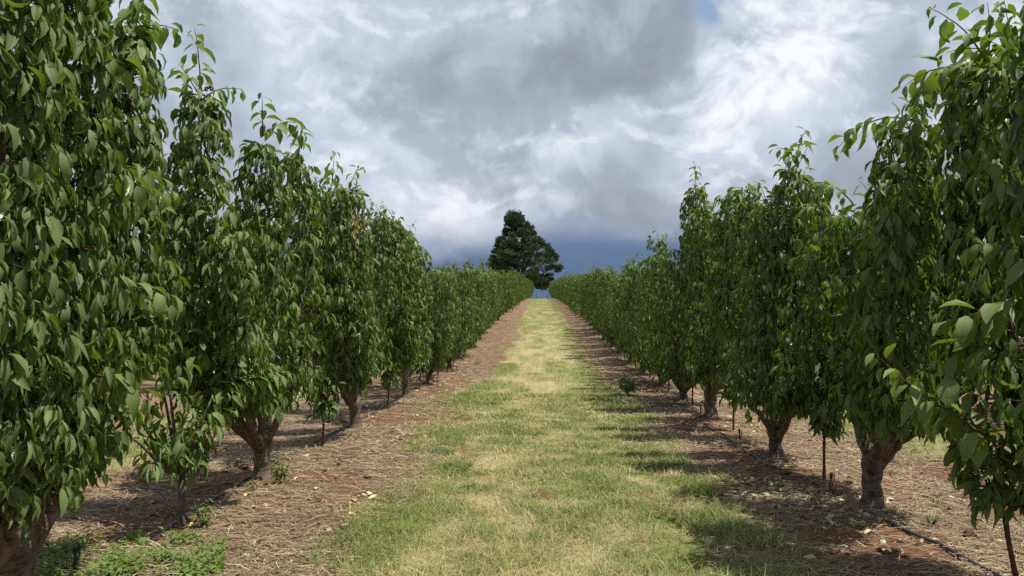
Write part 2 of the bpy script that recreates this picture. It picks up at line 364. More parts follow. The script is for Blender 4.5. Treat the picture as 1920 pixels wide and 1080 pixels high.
# ------------------------------------------------------------------ ground
_eL = (np.array([0, 4, 6.4, 9.7, 14.7, 18, 26.8, 60, 130]), np.array([-1.2, -1.2, -1.12, -1.48, -1.6, -1.18, -1.12, -1.2, -1.25]))
_eR = (np.array([0, 4, 5.5, 7.3, 9.2, 12.4, 16.1, 19.1, 60, 130]), np.array([1.34, 1.36, 1.55, 1.42, 1.52, 1.46, 1.5, 1.36, 1.4, 1.35]))
def cover(x, y):
    """how much grass, how green, how much bare red soil (wear of the ground itself)"""
    x = np.asarray(x, float); y = np.asarray(y, float)
    nn = (fbm(x, y, 1.6, 5.0, 4)-0.5)*0.85+(fbm(x, y, 6.0, 15.0, 2)-0.5)*0.35
    eL = np.interp(y, *_eL); eR = np.interp(y, *_eR)
    inside = np.minimum(x-eL, eR-x)
    side = np.abs(np.abs(x)-4.72)           # neighbouring alleys
    inside = np.where(np.abs(x) > 2.37, 0.75-side, inside)
    nn = nn*np.clip(30/np.maximum(y, 1), .3, 1)
    far = (y > 119) | (np.abs(x) > 16)
    g = 1/(1+np.exp(-(inside+nn*0.9)*9)); g = np.where(far, 1.0, g)
    g = np.where(y < -1, 0.6, g)
    ye0 = np.where(y > 12, 12+(y-12)*0.30, y)
    bald = np.clip((fbm(x, ye0, 0.9, 21.0, 4)-0.57)*9, 0, 1)*np.clip(30/np.maximum(y, 1), 0, 1)
    g = g*(1-0.5*bald)*(0.66+0.34*np.clip((fbm(x, y, 4.5, 83.0, 3)-0.36)*6, 0, 1))
    ye = np.where(y > 12, 12+(y-12)*0.30, y); gn = fbm(x, ye*0.8, 0.95, 33.0, 4)
    gn2 = fbm(x, ye, 3.2, 63.0, 3); green = np.clip((gn-0.5)*1.6*np.clip(18/np.maximum(y, 1), .25, 1)+(gn2-0.5)*1.8+0.50, 0, 1)
    edge = np.exp(-((x-eL-0.22)/0.22)**2)*0.40*(y < 16) + np.exp(-((x-eR+0.22)/0.22)**2)*0.35
    green = np.clip(green+edge*0.7 + 0.25*np.clip((y-30)/40, 0, 1), 0, 1)
    red = np.clip((fbm(x, y, 1.3, 51.0, 4)-0.49)*5, 0, 1)*np.clip(14/np.maximum(y, 1), .45, 1)
    return g, green, red
xs = np.concatenate([[-4000, -1500, -600, -250, -120, -60, -30, -20], np.arange(-14, -4.5, 0.5), np.arange(-4.5, 4.5, 0.05), np.arange(4.5, 14.1, 0.5), [20, 30, 60, 120, 250, 600, 1500, 4000]])
ys = np.concatenate([[-3000, -800, -200, -60, -20, -8, -3, 0, 1.5], np.arange(2.4, 14, 0.06), np.arange(14, 40, 0.2), np.arange(40, 160, 0.8), [165, 175, 190, 210, 250, 320, 420, 600, 900, 1400, 2200, 3200, 5000, 8000]])
gx, gy = np.meshgrid(xs, ys)
V = np.stack([gx.ravel(), gy.ravel(), gz(gx.ravel(), gy.ravel())], 1)
nx, ny = len(xs), len(ys)
i = (np.arange(ny-1)[:, None]*nx+np.arange(nx-1)[None]).ravel()
Q = np.stack([i, i+1, i+nx+1, i+nx], 1)
M_GROUND = ground_mat()
g_o = ob('ground', np_mesh('ground', V, Q, None, {'cover': np.stack(cover(V[:, 0], V[:, 1]), 1)}, True, [M_GROUND]))
tag(g_o, 'red soil with straw mulch either side of a mown grass strip', kind='structure')

# ------------------------------------------------------------------ blades lying or standing on the ground
def ribbons(P, D, U, L, W, bend, val, n=3):
    """bent tapering ribbons: P base, D direction, U side to which the tip bends; returns verts, quads, attrs"""
    m = len(P); S = unit(np.cross(D, U)); t = np.linspace(0, 1, n)
    V = np.zeros((m, n, 2, 3))
    for k, tt in enumerate(t):
        c = P + D*(L*tt)[:, None] + U*(bend*L*tt*tt)[:, None]
        wd_ = W*(1-0.85*tt**1.6)*(0.75 if k == 0 else 1)
        V[:, k, 0] = c - S*wd_[:, None]; V[:, k, 1] = c + S*wd_[:, None]
    b = np.arange(m)[:, None]*(2*n); q = []
    for k in range(n-1): q.append(np.concatenate([b+2*k, b+2*k+1, b+2*k+3, b+2*k+2], 1))
    A = np.zeros((m, n, 2, 3)); A[..., 0] = t[None, :, None]; A[..., 2] = val[:, None, None]
    return V.reshape(-1, 3), np.concatenate(q), A.reshape(-1, 3)
def frustum_pts(rng, n, y0, y1, x0, x1, p=1.0):
    """scatter with density falling as 1/distance^p"""
    u = rng.random(n)
    if abs(p-1) < 1e-6: y = y0*(y1/y0)**u
    else: y = (y0**(1-p)+u*(y1**(1-p)-y0**(1-p)))**(1/(1-p))
    return rng.uniform(x0, x1, n), y
rng = np.random.default_rng(11)
parts = []
for (n, y0, y1, p, wsc, seg) in ((330000, 3.1, 14, 1.0, 1.0, 3), (150000, 12, 122, 1.1, 3.0, 2)):
    x, y = frustum_pts(rng, n, y0, y1, -2.1, 2.1, p)
    g, green, red = cover(x, y)
    keep = rng.random(n) < np.clip(g*1.15-0.06, 0.012, 1); x, y, g, green = x[keep], y[keep], g[keep], green[keep]
    m = len(x); dist = np.maximum(y, 4)/6
    isg = rng.random(m) < green*0.92
    L = np.where(isg, rng.uniform(0.022, 0.065, m), rng.uniform(0.02, 0.075, m))*(0.6+1.1*np.clip((fbm(x, y, 3.0, 71., 3)-0.3)*2.4, 0, 1))
    tall = rng.random(m) < 0.03*np.clip((fbm(x, y, 2.2, 91., 2)-0.42)*6, 0, 1)+0.004; L = np.where(tall, rng.uniform(0.10, 0.2, m), L)
    L = L*np.where(y > 14, 1.0, 1.0)
    a = rng.random(m)*2*np.pi; lean = np.where(isg, rng.uniform(0.15, 1.3, m), rng.uniform(0.5, 3.5, m))
    h = np.stack([np.cos(a), np.sin(a), np.zeros(m)], 1)
    D = unit(h*lean[:, None]+np.array([0, 0, 1.0])); U = unit(h*0.8+np.array([0, 0, -0.55]))
    W = rng.uniform(0.0011, 0.0026, m)*np.clip(dist, 0.8, 2.2)*(1.3 if seg == 3 else 1.6)
    val = np.where(isg, rng.uniform(0, 0.50, m), rng.uniform(0.42, 1.0, m))
    P = np.stack([x, y, gz(x, y)-0.004], 1)
    parts.append(ribbons(P, D, U, L, W, rng.uniform(0.1, 0.7, m), val, seg))
def join(parts):
    V = []; Q = []; A = []; n = 0
    for v_, q_, a_ in parts: V.append(v_); Q.append(q_+n); A.append(a_); n += len(v_)
    return np.concatenate(V), np.concatenate(Q), np.concatenate(A)
V, Q, A = join(parts)
tag(ob('grass', np_mesh('grass', V, Q, None, {'luv': A}, False, [M_GRASS])), 'mown half-dry grass of the alley strip', kind='stuff')
# grass of the neighbouring alleys
parts = []
for sgn in (-1, 1):
    x, y = frustum_pts(rng, 26000, 3.0, 60, 3.7, 5.9, 1.0); x = x*sgn
    g, green, red = cover(x, y); keep = rng.random(len(x)) < g; x, y, green = x[keep], y[keep], green[keep]; m = len(x)
    isg = rng.random(m) < green; a = rng.random(m)*2*np.pi; h = np.stack([np.cos(a), np.sin(a), np.zeros(m)], 1)
    D = unit(h*rng.uniform(0.2, 1.2, m)[:, None]+np.array([0, 0, 1.0])); U = unit(h+np.array([0, 0, -0.5]))
    parts.append(ribbons(np.stack([x, y, gz(x, y)-0.004], 1), D, U, rng.uniform(0.06, 0.22, m), rng.uniform(0.003, 0.006, m), rng.uniform(0.1, 0.5, m), np.where(isg, rng.uniform(0, .45, m), rng.uniform(.35, .75, m)), 2))
V, Q, A = join(parts)
tag(ob('long_grass', np_mesh('long_grass', V, Q, None, {'luv': A}, False, [M_GRASS])), 'longer grass of the alleys beyond the tree rows', kind='stuff')
# straw litter on the mulch
parts = []
for (n, y0, y1, wsc) in ((120000, 3.0, 13, 1.0), (40000, 12, 60, 2.2)):
    x, y = frustum_pts(rng, n, y0, y1, 1.0, 4.6, 1.0); x = x*np.where(rng.random(n) < 0.5, -1, 1)
    g, green, red = cover(x, y); keep = rng.random(n) < np.clip(1.05-g, 0.02, 1)*(1-0.85*red)*0.85; x, y = x[keep], y[keep]; m = len(x)
    clump = fbm(x, y, 3.5, 77.0, 3)
    a = rng.normal(0.2, 0.75, m) + np.where(rng.random(m) < 0.5, 0, np.pi); h = np.stack([np.cos(a), np.sin(a), rng.uniform(-0.05, 0.28, m)], 1)
    D = unit(h); s_ = np.where(rng.random(m) < 0.5, 1, -1)[:, None]
    U = unit(np.cross(D, np.array([0, 0, 1.0]))*s_ + np.array([0, 0, -0.25]))
    L = rng.uniform(0.05, 0.20, m); W = rng.uniform(0.0013, 0.0034, m)*wsc*np.clip(y/6, .8, 2)
    # lay the face of the ribbon up: use vertical as the 'U' for the side vector
    Sd = unit(np.cross(D, np.array([0, 0, 1.0])))
    n_ = 3; t = np.linspace(0, 1, n_); Vv = np.zeros((m, n_, 2, 3)); bd = rng.uniform(-0.35, 0.35, m)
    P = np.stack([x, y, gz(x, y)+rng.uniform(0.0, 0.018, m)*(0.4+clump)], 1)
    for k, tt in enumerate(t):
        c = P+D*(L*tt)[:, None]+Sd*(bd*L*tt*tt)[:, None]-np.array([0, 0, 1.0])*(L*tt*tt*0.12)[:, None]
        Vv[:, k, 0] = c-Sd*W[:, None]; Vv[:, k, 1] = c+Sd*W[:, None]+np.array([0, 0, 0.0008])
    b = np.arange(m)[:, None]*6
    q = np.concatenate([np.concatenate([b+2*k, b+2*k+1, b+2*k+3, b+2*k+2], 1) for k in range(2)])
    A = np.zeros((m, n_, 2, 3)); A[..., 2] = np.clip(rng.beta(1.6, 1.6, m)*0.75+clump*0.25, 0, 1)[:, None, None]
    parts.append((Vv.reshape(-1, 3), q, A.reshape(-1, 3)))
V, Q, A = join(parts)
tag(ob('straw_litter', np_mesh('straw_litter', V, Q, None, {'luv': A}, False, [M_STRAW])), 'dry straw and clippings strewn over the red soil under the tree rows', kind='stuff')

# ------------------------------------------------------------------ leaves
class Leaves:
    def __init__(s): s.P = []; s.D = []; s.N = []; s.L = []; s.W = []; s.K = []; s.R = []; s.Fd = []
    def add(s, P, D, N, L, W, K, Rv, fold):
        for a, b in ((s.P, P), (s.D, D), (s.N, N), (s.L, L), (s.W, W), (s.K, K), (s.R, Rv), (s.Fd, fold)): a.append(b)
    def arrays(s, lod, rng):
        P = np.concatenate(s.P); D = unit(np.concatenate(s.D)); N = np.concatenate(s.N)
        L = np.concatenate(s.L); W = np.concatenate(s.W); K = np.maximum(np.concatenate(s.K), 0.05); Rv = np.concatenate(s.R); fo = np.concatenate(s.Fd)
        N = N-D*(N*D).sum(1, keepdims=True); N = unit(N); S = np.cross(D, N); m = len(P)
        if lod == 0: T = [0.0, 0.2, 0.48, 0.76, 1.0]; PW = [0.16, 0.84, 1.0, 0.55, 0.02]
        elif lod == 1: T = [0.0, 0.4, 1.0]; PW = [0.25, 1.0, 0.04]
        else: T = [0.0, 0.45, 1.0]; PW = [0.05, 1.05, 0.02]
        if lod == 2:
            V = np.zeros((m, 4, 3)); k = K*0.45
            V[:, 0] = P; V[:, 3] = P+D*(L*np.sin(K)/K)[:, None]-N*(L*(1-np.cos(K))/K)[:, None]
            mid = P+D*(L*np.sin(K*.5)/K)[:, None]-N*(L*(1-np.cos(K*.5))/K)[:, None]
            up = N*(W*np.sin(fo))[:, None]
            V[:, 1] = mid-S*(W*np.cos(fo))[:, None]+up; V[:, 2] = mid+S*(W*np.cos(fo))[:, None]+up
            b = np.arange(m)[:, None]*4
            tr = np.concatenate([np.concatenate([b, b+1, b+3], 1), np.concatenate([b, b+3, b+2], 1)])
            A = np.zeros((m, 4, 3)); A[:, 1, 1] = -1; A[:, 2, 1] = 1; A[:, 3, 0] = 1; A[..., 2] = Rv[:, None]
            return V.reshape(-1, 3), None, tr, A.reshape(-1, 3)
        n = len(T); V = np.zeros((m, n, 3, 3)); A = np.zeros((m, n, 3, 3))
        wav = rng.uniform(-0.25, 0.25, (m, n, 2)); twist = rng.uniform(-0.9, 0.9, m)
        for i, (t, pw) in enumerate(zip(T, PW)):
            c = P+D*(L*np.sin(K*t)/K)[:, None]-N*(L*(1-np.cos(K*t))/K)[:, None]
            ang = K*t; n2 = N*np.cos(ang)[:, None]+D*np.sin(ang)[:, None]
            tw = twist*t; s2 = S*np.cos(tw)[:, None]+n2*np.sin(tw)[:, None]; n3 = n2*np.cos(tw)[:, None]-S*np.sin(tw)[:, None]
            for j, sg in enumerate((-1, 0, 1)):
                if sg == 0: V[:, i, j] = c
                else:
                    f = fo+wav[:, i, (sg+1)//2]
                    V[:, i, j] = c+s2*(sg*W*pw*np.cos(f))[:, None]+n3*(W*pw*np.sin(f))[:, None]
                A[:, i, j, 0] = t; A[:, i, j, 1] = sg
        A[..., 2] = Rv[:, None, None]
        b = np.arange(m)[:, None]*(3*n); q = []
        for i in range(n-1):
            for j in range(2): o_ = 3*i+j; q.append(np.concatenate([b+o_, b+o_+3, b+o_+4, b+o_+1], 1))
        return V.reshape(-1, 3), np.concatenate(q), None, A.reshape(-1, 3)
    def mesh(s, name, lod, rng, mat=None, tw=None):
        parts = [s.arrays(lod, rng)]; mats = [mat or M_LEAF]
        if tw is not None and tw.n: parts.append((np.concatenate(tw.V), np.concatenate(tw.Q), None, np.concatenate(tw.A))); mats.append(M_TWIG)
        V, q, t, A, mi = merge_meshdata(parts)
        return np_mesh(name, V, q, t, {'luv': A}, lod == 0, mats, mi)

ZUP = np.array([0, 0, 1.0])
def spurs(rng, lv, C0, OUT, rad, per, size, droop, young, spread=1.1, tw=None, twig_r=0.0016):
    """clusters of drooping leaves at the ends of short twigs; C0 points on the leader, OUT outward unit vectors"""
    n = len(C0)
    tip = C0+OUT*rad[:, None]+ZUP*(rad*rng.uniform(-0.1, 0.45, n))[:, None]
    if tw is not None:
        for k in range(n):
            if rng.random() < 0.45 and rad[k] > 0.04: tw.add([C0[k], (C0[k]+tip[k])/2+[0, 0, .01], tip[k]], [twig_r*2.2, twig_r*1.6, twig_r], 4)
    m = n*per; T = np.repeat(tip, per, 0); O = np.repeat(OUT, per, 0)
    a = rng.normal(0, spread, m); ca, sa = np.cos(a)[:, None], np.sin(a)[:, None]
    Hx = O*[1, 1, 0]; Hx = unit(Hx+1e-6); side = np.stack([-Hx[:, 1], Hx[:, 0], np.zeros(m)], 1)
    H = Hx*ca+side*sa
    pet = unit(H+ZUP*rng.uniform(-0.5, 0.5, m)[:, None]); P = T+pet*rng.uniform(0.015, 0.05, m)[:, None]+ZUP*rng.uniform(-0.02, 0.02, m)[:, None]
    dr = np.clip(rng.normal(droop, 0.30, m), -0.2, 2.6)
    curl = np.clip(rng.normal(1.0, 0.45, m), 0.15, 2.2)*(dr > 0.2)+0.1
    d0_ = np.clip(dr-0.55*curl, -0.5, 1.9); D = unit(H*0.8-ZUP*d0_[:, None]+rng.normal(0, 0.20, (m, 3)))
    N = H*0.5+ZUP*1.1+side*rng.normal(0, 0.7, m)[:, None]+rng.normal(0, 0.35, (m, 3))
    L = size*1.05*rng.uniform(0.45, 1.1, m); W = L*rng.uniform(0.135, 0.225, m)
    lv.add(P, D, N, L, W, curl, np.where(rng.random(m) < 0.010, rng.uniform(1.55, 2.0, m), np.clip(young+rng.beta(1.15, 1.7, m)*0.86+np.repeat(rng.beta(1.2, 4.0, n)*0.55, per), 0, 2)), np.abs(rng.normal(0.62, 0.32, m)))  # tone spread and lighter clusters put sun highlights and shade into leaf colour
def shoot(rng, lv, tw, p0, d0, length, size, sag, young, step=0.045, r0=0.0045, droop=0.7):
    """one thin shoot with leaves set alternately along it"""
    n = max(4, int(length/0.05)); pts = [np.array(p0, float)]; d = np.array(d0, float)
    for k in range(n):
        d = d+np.array([0, 0, -sag])*(length/n)*2+rng.normal(0, 0.05, 3); d = d/np.linalg.norm(d); pts.append(pts[-1]+d*(length/n))
    pts = np.array(pts)
    if tw is not None: tw.add(pts, np.linspace(r0, 0.0016, len(pts)), 4)
    al = np.linspace(0, 1, len(pts)); m = int(length/step)
    t = np.linspace(0.12, 1.0, m); P = np.stack([np.interp(t, al, pts[:, c]) for c in range(3)], 1)
    T = unit(np.stack([np.interp(t, al, np.gradient(pts, axis=0)[:, c]) for c in range(3)], 1))
    a = np.arange(m)*2.4+rng.random()*6; ref = unit(np.cross(T, np.array([0.3, 0.2, 1.0]))); ref2 = np.cross(T, ref)
    H = ref*np.cos(a)[:, None]+ref2*np.sin(a)[:, None]
    H = unit(H+T*0.55)
    D = unit(H-ZUP*np.clip(rng.normal(droop, 0.3, m), 0, 2)[:, None]); N = ZUP*1.0+H*0.4+rng.normal(0, 0.25, (m, 3))
    L = size*rng.uniform(0.7, 1.15, m)*(1-0.45*np.clip((t-0.7)/0.3, 0, 1)); W = L*rng.uniform(0.21, 0.28, m)
    lv.add(P+H*0.025, D, N, L, W, np.abs(rng.normal(0.9, 0.4, m)), np.clip(young+rng.random(m)*0.7, 0, 2), np.abs(rng.normal(0.4, 0.18, m)))
    return pts

def build_tree(seed, leaders, lod, trunk_r=0.085, fork=0.34, size=0.125, dens=1.0, lean=(0, 0), colr=0.19, skirt=0.55, extra=(), shoots=(1, 3)):
    """leaders: list of (x, y, top height). returns trunk mesh, crown mesh"""
    rng = np.random.default_rng(seed); lv = Leaves(); wood = Tubes(); tw = Tubes() if lod < 2 else None
    f = np.array([lean[0], lean[1], fork])
    tp = np.array([[0, 0, -0.12], [0, 0, 0.0], f*[.2, .2, .09], f*[.25, .25, .22]+[.006, 0, 0], f*[.5, .5, .45]+[-.008, .006, 0], f*[.8, .8, .68], f*[.9, .9, .88], f+[0, 0, 0.05]])
    wood.add(tp, np.array([1.75, 1.5, 1.22, 1.06, 0.98, 1.0, 1.12, 0.95])*trunk_r, 18 if lod == 0 else 8, 0.2, rng)
    step = {0: 0.0105, 1: 0.0145, 2: 0.032}[lod]/dens
    per = {0: 6, 1: 6, 2: 5}[lod]; sz = size*{0: 0.93, 1: 0.98, 2: 1.3}[lod]
    for li, (lx, ly, top) in enumerate(leaders):
        main = lod == 0 and li < 3
        end = np.array([lx, ly, top]); ho = np.array([lx, ly, 0.0]); r = max(np.linalg.norm(ho[:2]), 0.05)
        zk = fork+0.22+0.42*r+rng.uniform(-0.06, 0.1)
        knots = np.array([f+ho/r*trunk_r*0.25-[0, 0, 0.08], f+ho*0.30+[0, 0, 0.11+0.03*r], [lx*0.68, ly*0.68, zk*0.86], [lx*0.9, ly*0.9, zk+0.28], [lx*0.98, ly*0.98, (zk+top)/2], end])
        knots[2:5] += rng.normal(0, 0.035, (3, 3))
        s = np.linspace(0, 5, 26); pts = np.stack([np.interp(s, range(6), knots[:, c]) for c in range(3)], 1)
        k5 = np.array([1, 3, 5, 3, 1])/13.0
        for c in range(3): pts[:, c] = np.convolve(np.pad(pts[:, c], 2, mode='edge'), k5, 'valid')
        pts[3:-1, :2] += rng.normal(0, 0.008, (22, 2))
        rr = trunk_r*np.interp(np.linspace(0, 1, 26), [0, 0.15, 0.4, 1], [0.68, 0.55, 0.30, 0.06])*rng.uniform(0.8, 1.1)
        wood.add(pts, rr, 8 if lod == 0 else 6, 0.12, rng)
        al = np.concatenate([[0], np.cumsum(np.linalg.norm(np.diff(pts, axis=0), axis=1))])
        z_at = np.interp
        zst = skirt+0.08*rng.random()
        s0 = al[np.argmax((pts[:, 2] > zst) & (np.hypot(pts[:, 0]-f[0], pts[:, 1]-f[1]) > min(0.16, 0.5*r)))]
        stp = step*(0.62 if main else 1.0); n = int((al[-1]-s0)/stp); t = s0+(np.arange(n)+rng.random(n))*stp; t = t[t < al[-1]]; n = len(t)
        C0 = np.stack([np.interp(t, al, pts[:, c]) for c in range(3)], 1)
        a = rng.random(n)*2*np.pi; OUT = np.stack([np.cos(a), np.sin(a), np.zeros(n)], 1)
        hfr = (t-s0)/(al[-1]-s0)
        lump = 0.75+0.5*vnoise(hfr*5+seed*1.3+lx*7, ly*9+hfr*0, 1.0)
        rad = (1.15 if main else 1.0)*colr*np.interp(hfr, [0, 0.15, 0.6, 0.93, 1.0], [1.0, 1.25, 1.05, 0.80, 0.45])*rng.uniform(0.02, 1.0, n)**0.6*lump
        hr = np.repeat(hfr, per); spurs(rng, lv, C0, OUT, rad, per, sz, 1.75-0.95*np.clip((hr-0.90)/0.10, 0, 1), 0.25*np.clip((hr-0.8)/0.2, 0, 1), tw=tw)
        # laterals arching out and hanging
        for k in range({0: 7, 1: 6, 2: 4}[lod]):
            u = rng.uniform(0.02, 0.85); tt = s0+u*(al[-1]-s0); p = np.array([np.interp(tt, al, pts[:, c]) for c in range(3)])
            a = rng.random()*2*np.pi; d = np.array([math.cos(a), math.sin(a)*1.25, rng.uniform(-0.1, 0.7)]); d /= np.linalg.norm(d)
            shoot(rng, lv, tw, p, d, rng.uniform(0.16, 0.40)*(1.1-0.5*u), sz*1.0, 2.2, rng.uniform(0, 0.3), step={0: .03, 1: .034, 2: .055}[lod], droop=1.3)
        for k in range(int(rng.random() < 0.6) if lod < 2 else 0):
            a = rng.random()*2*np.pi; d = np.array([math.cos(a)*0.45, math.sin(a)*0.55, 1.0]); d /= np.linalg.norm(d)
            shoot(rng, lv, tw, pts[-1]-[0, 0, 0.06*k], d, rng.uniform(0.14, 0.38), sz*0.95, rng.uniform(0.5, 2.6), rng.uniform(0.1, 0.6), step=0.04 if lod == 0 else .05, droop=0.6)
    for (p0, d0, ln, young, sag, *big) in extra:
        if len(p0) == 2: p0 = np.array(leaders[p0[0]])-[0, 0, p0[1]]
        d0 = np.array(d0, float); d0 /= np.linalg.norm(d0)
        shoot(rng, lv, tw, p0, d0, ln, sz*(big[0] if big else 1.12), sag, young, step=0.03, r0=0.006, droop=0.8)
    return wood.mesh('trunk', [M_BARK]), lv.mesh('crown', lod, rng, None, tw)

def put_tree(meshes, x, y, label, group, rz=0.0, scale=1.0, name='cherry_tree', cat='fruit tree'):
    t = thing(name, label, cat, (x, y, float(gz(x, y))), rz, group)
    t.scale = (scale, scale, scale) if not isinstance(scale, tuple) else scale
    for nm, me in zip(('trunk', 'crown'), meshes):
        if me is not None: ob(nm, me, t)
    return t
def LD(rowx, base_y, specs):
    """leaders from bearings: specs (px, x offset from the row, top height above the camera)"""
    out = []
    gzb = float(gz(rowx, base_y))
    for px, dx, top in specs:
        y = row_y(px, rowx+dx); out.append((dx, y-base_y, CAMZ+top-gzb-(0.16 if top < 1.0 and base_y < 9 else 0.0)))
    return out
def rand_leaders(rng, n, hy, top, hx=0.46):
    out = []
    for k in range(n):
        ly = (k+0.5)/n*2*hy-hy+rng.normal(0, 0.08); lx = rng.uniform(0.12, hx)*(1 if k % 2 else -1)+rng.normal(0, 0.05)
        out.append((lx, ly, top+rng.normal(0, 0.13)))
    return out

GL = 'full-grown cherry trees of the left row'; GR = 'full-grown cherry trees of the right row'
ORD = ['nearest', 'second', 'third', 'fourth', 'fifth', 'sixth', 'seventh', 'eighth', 'ninth', 'tenth', 'eleventh', 'twelfth']
# ---- left row, near trees shaped after the photograph
yl = [3.19, row_y(492, ROWL), row_y(666, ROWL), row_y(761, ROWL), row_y(803, ROWL), row_y(838, ROWL), row_y(862, ROWL)]
while yl[-1] < 131: yl.append(yl[-1]+3.05)
yr = [2.75, row_y(1636, ROWR), row_y(1455, ROWR), row_y(1332, ROWR), row_y(1280, ROWR), row_y(1236, ROWR)]
while yr[-1] < 132: yr.append(yr[-1]+2.5)
print('left rows', [round(a, 2) for a in yl[:8]], 'right', [round(a, 2) for a in yr[:8]])
rg = np.random.default_rng(77)
near_left = [
    (dict(lod=0, trunk_r=0.105, fork=0.36, size=0.125, colr=0.17), [(128, 0.22, 1.75), (245, 0.10, 1.52), (30, 0.25, 1.85), (60, -0.35, 1.5), (180, -0.45, 1.15), (-120, 0.2, 1.8), (-60, -0.3, 1.6), (-250, 0.2, 1.7)]),
    (dict(lod=0, trunk_r=0.066, fork=0.32, skirt=0.56, size=0.12, colr=0.17), [(378, 0.05, 1.37), (492, 0.18, 1.20), (440, -0.30, 0.85), (330, -0.25, 0.95), (560, 0.30, 1.22), (520, -0.35, 0.95), (430, 0.30, 0.55), (590, -0.1, 1.15)]),
    (dict(lod=0, trunk_r=0.068, fork=0.32, skirt=0.56, size=0.12, colr=0.17), [(622, 0.25, 1.05), (655, 0.3, 1.10), (600, -0.3, 1.1), (690, -0.25, 1.1), (712, 0.2, 1.08), (670, -0.35, 1.0), (640, 0.0, 1.15)]),
    (dict(lod=0, trunk_r=0.068, fork=0.32, skirt=0.56, size=0.12, colr=0.17), [(738, 0.28, 1.02), (758, 0.3, 0.90), (775, -0.2, 0.9), (745, -0.35, 0.95), (790, 0.25, 0.72), (728, -0.1, 1.05), (765, 0.05, 1.0)]),
]
near_right = [
    (dict(lod=0, trunk_r=0.10, fork=0.40, size=0.13, colr=0.18), [(1850, -0.05, 1.20), (1905, 0.20, 1.30), (2020, -0.30, 1.3), (1990, 0.35, 1.2), (2150, -0.2, 1.4), (2300, 0.25, 1.4), (2450, -0.2, 1.3)]),
    (dict(lod=0, trunk_r=0.066, fork=0.33, skirt=0.56, size=0.125, colr=0.18), [(1705, -0.12, 1.06), (1745, 0.2, 0.95), (1650, 0.25, 0.85), (1600, -0.15, 0.78), (1790, 0.35, 0.85), (1560, 0.3, 0.85), (1680, -0.40, 0.78), (1620, 0.40, 0.85)]),
    (dict(lod=0, trunk_r=0.062, fork=0.24, skirt=0.50, size=0.12, colr=0.19), [(1492, -0.10, 1.14), (1520, 0.30, 1.02), (1440, -0.30, 0.95), (1408, 0.05, 1.08), (1470, 0.40, 0.9), (1540, -0.25, 0.85), (1392, -0.35, 1.1)]),
    (dict(lod=0, trunk_r=0.085, fork=0.36, size=0.12, colr=0.19), [(1368, -0.2, 1.1), (1303, -0.05, 1.62), (1345, 0.25, 1.05), (1320, -0.35, 1.1), (1385, 0.3, 0.95), (1298, 0.3, 1.05)]),
]
LBL = {('l', 0): 'stout cherry tree at the left edge with forked pale trunk and hanging leaves',
       ('l', 1): 'cherry tree with banded trunk forking low, just behind the small tree on the left',
       ('l', 2): 'third cherry tree of the left row, brown withered leaves hanging at its top',
       ('r', 0): 'cherry tree at the right edge with large drooping leaves, closest on that side',
       ('r', 1): 'cherry tree on the right with thick bare trunk beside the black hose',
       ('r', 2): 'cherry tree on the right with a slender trunk split into a clear V'}
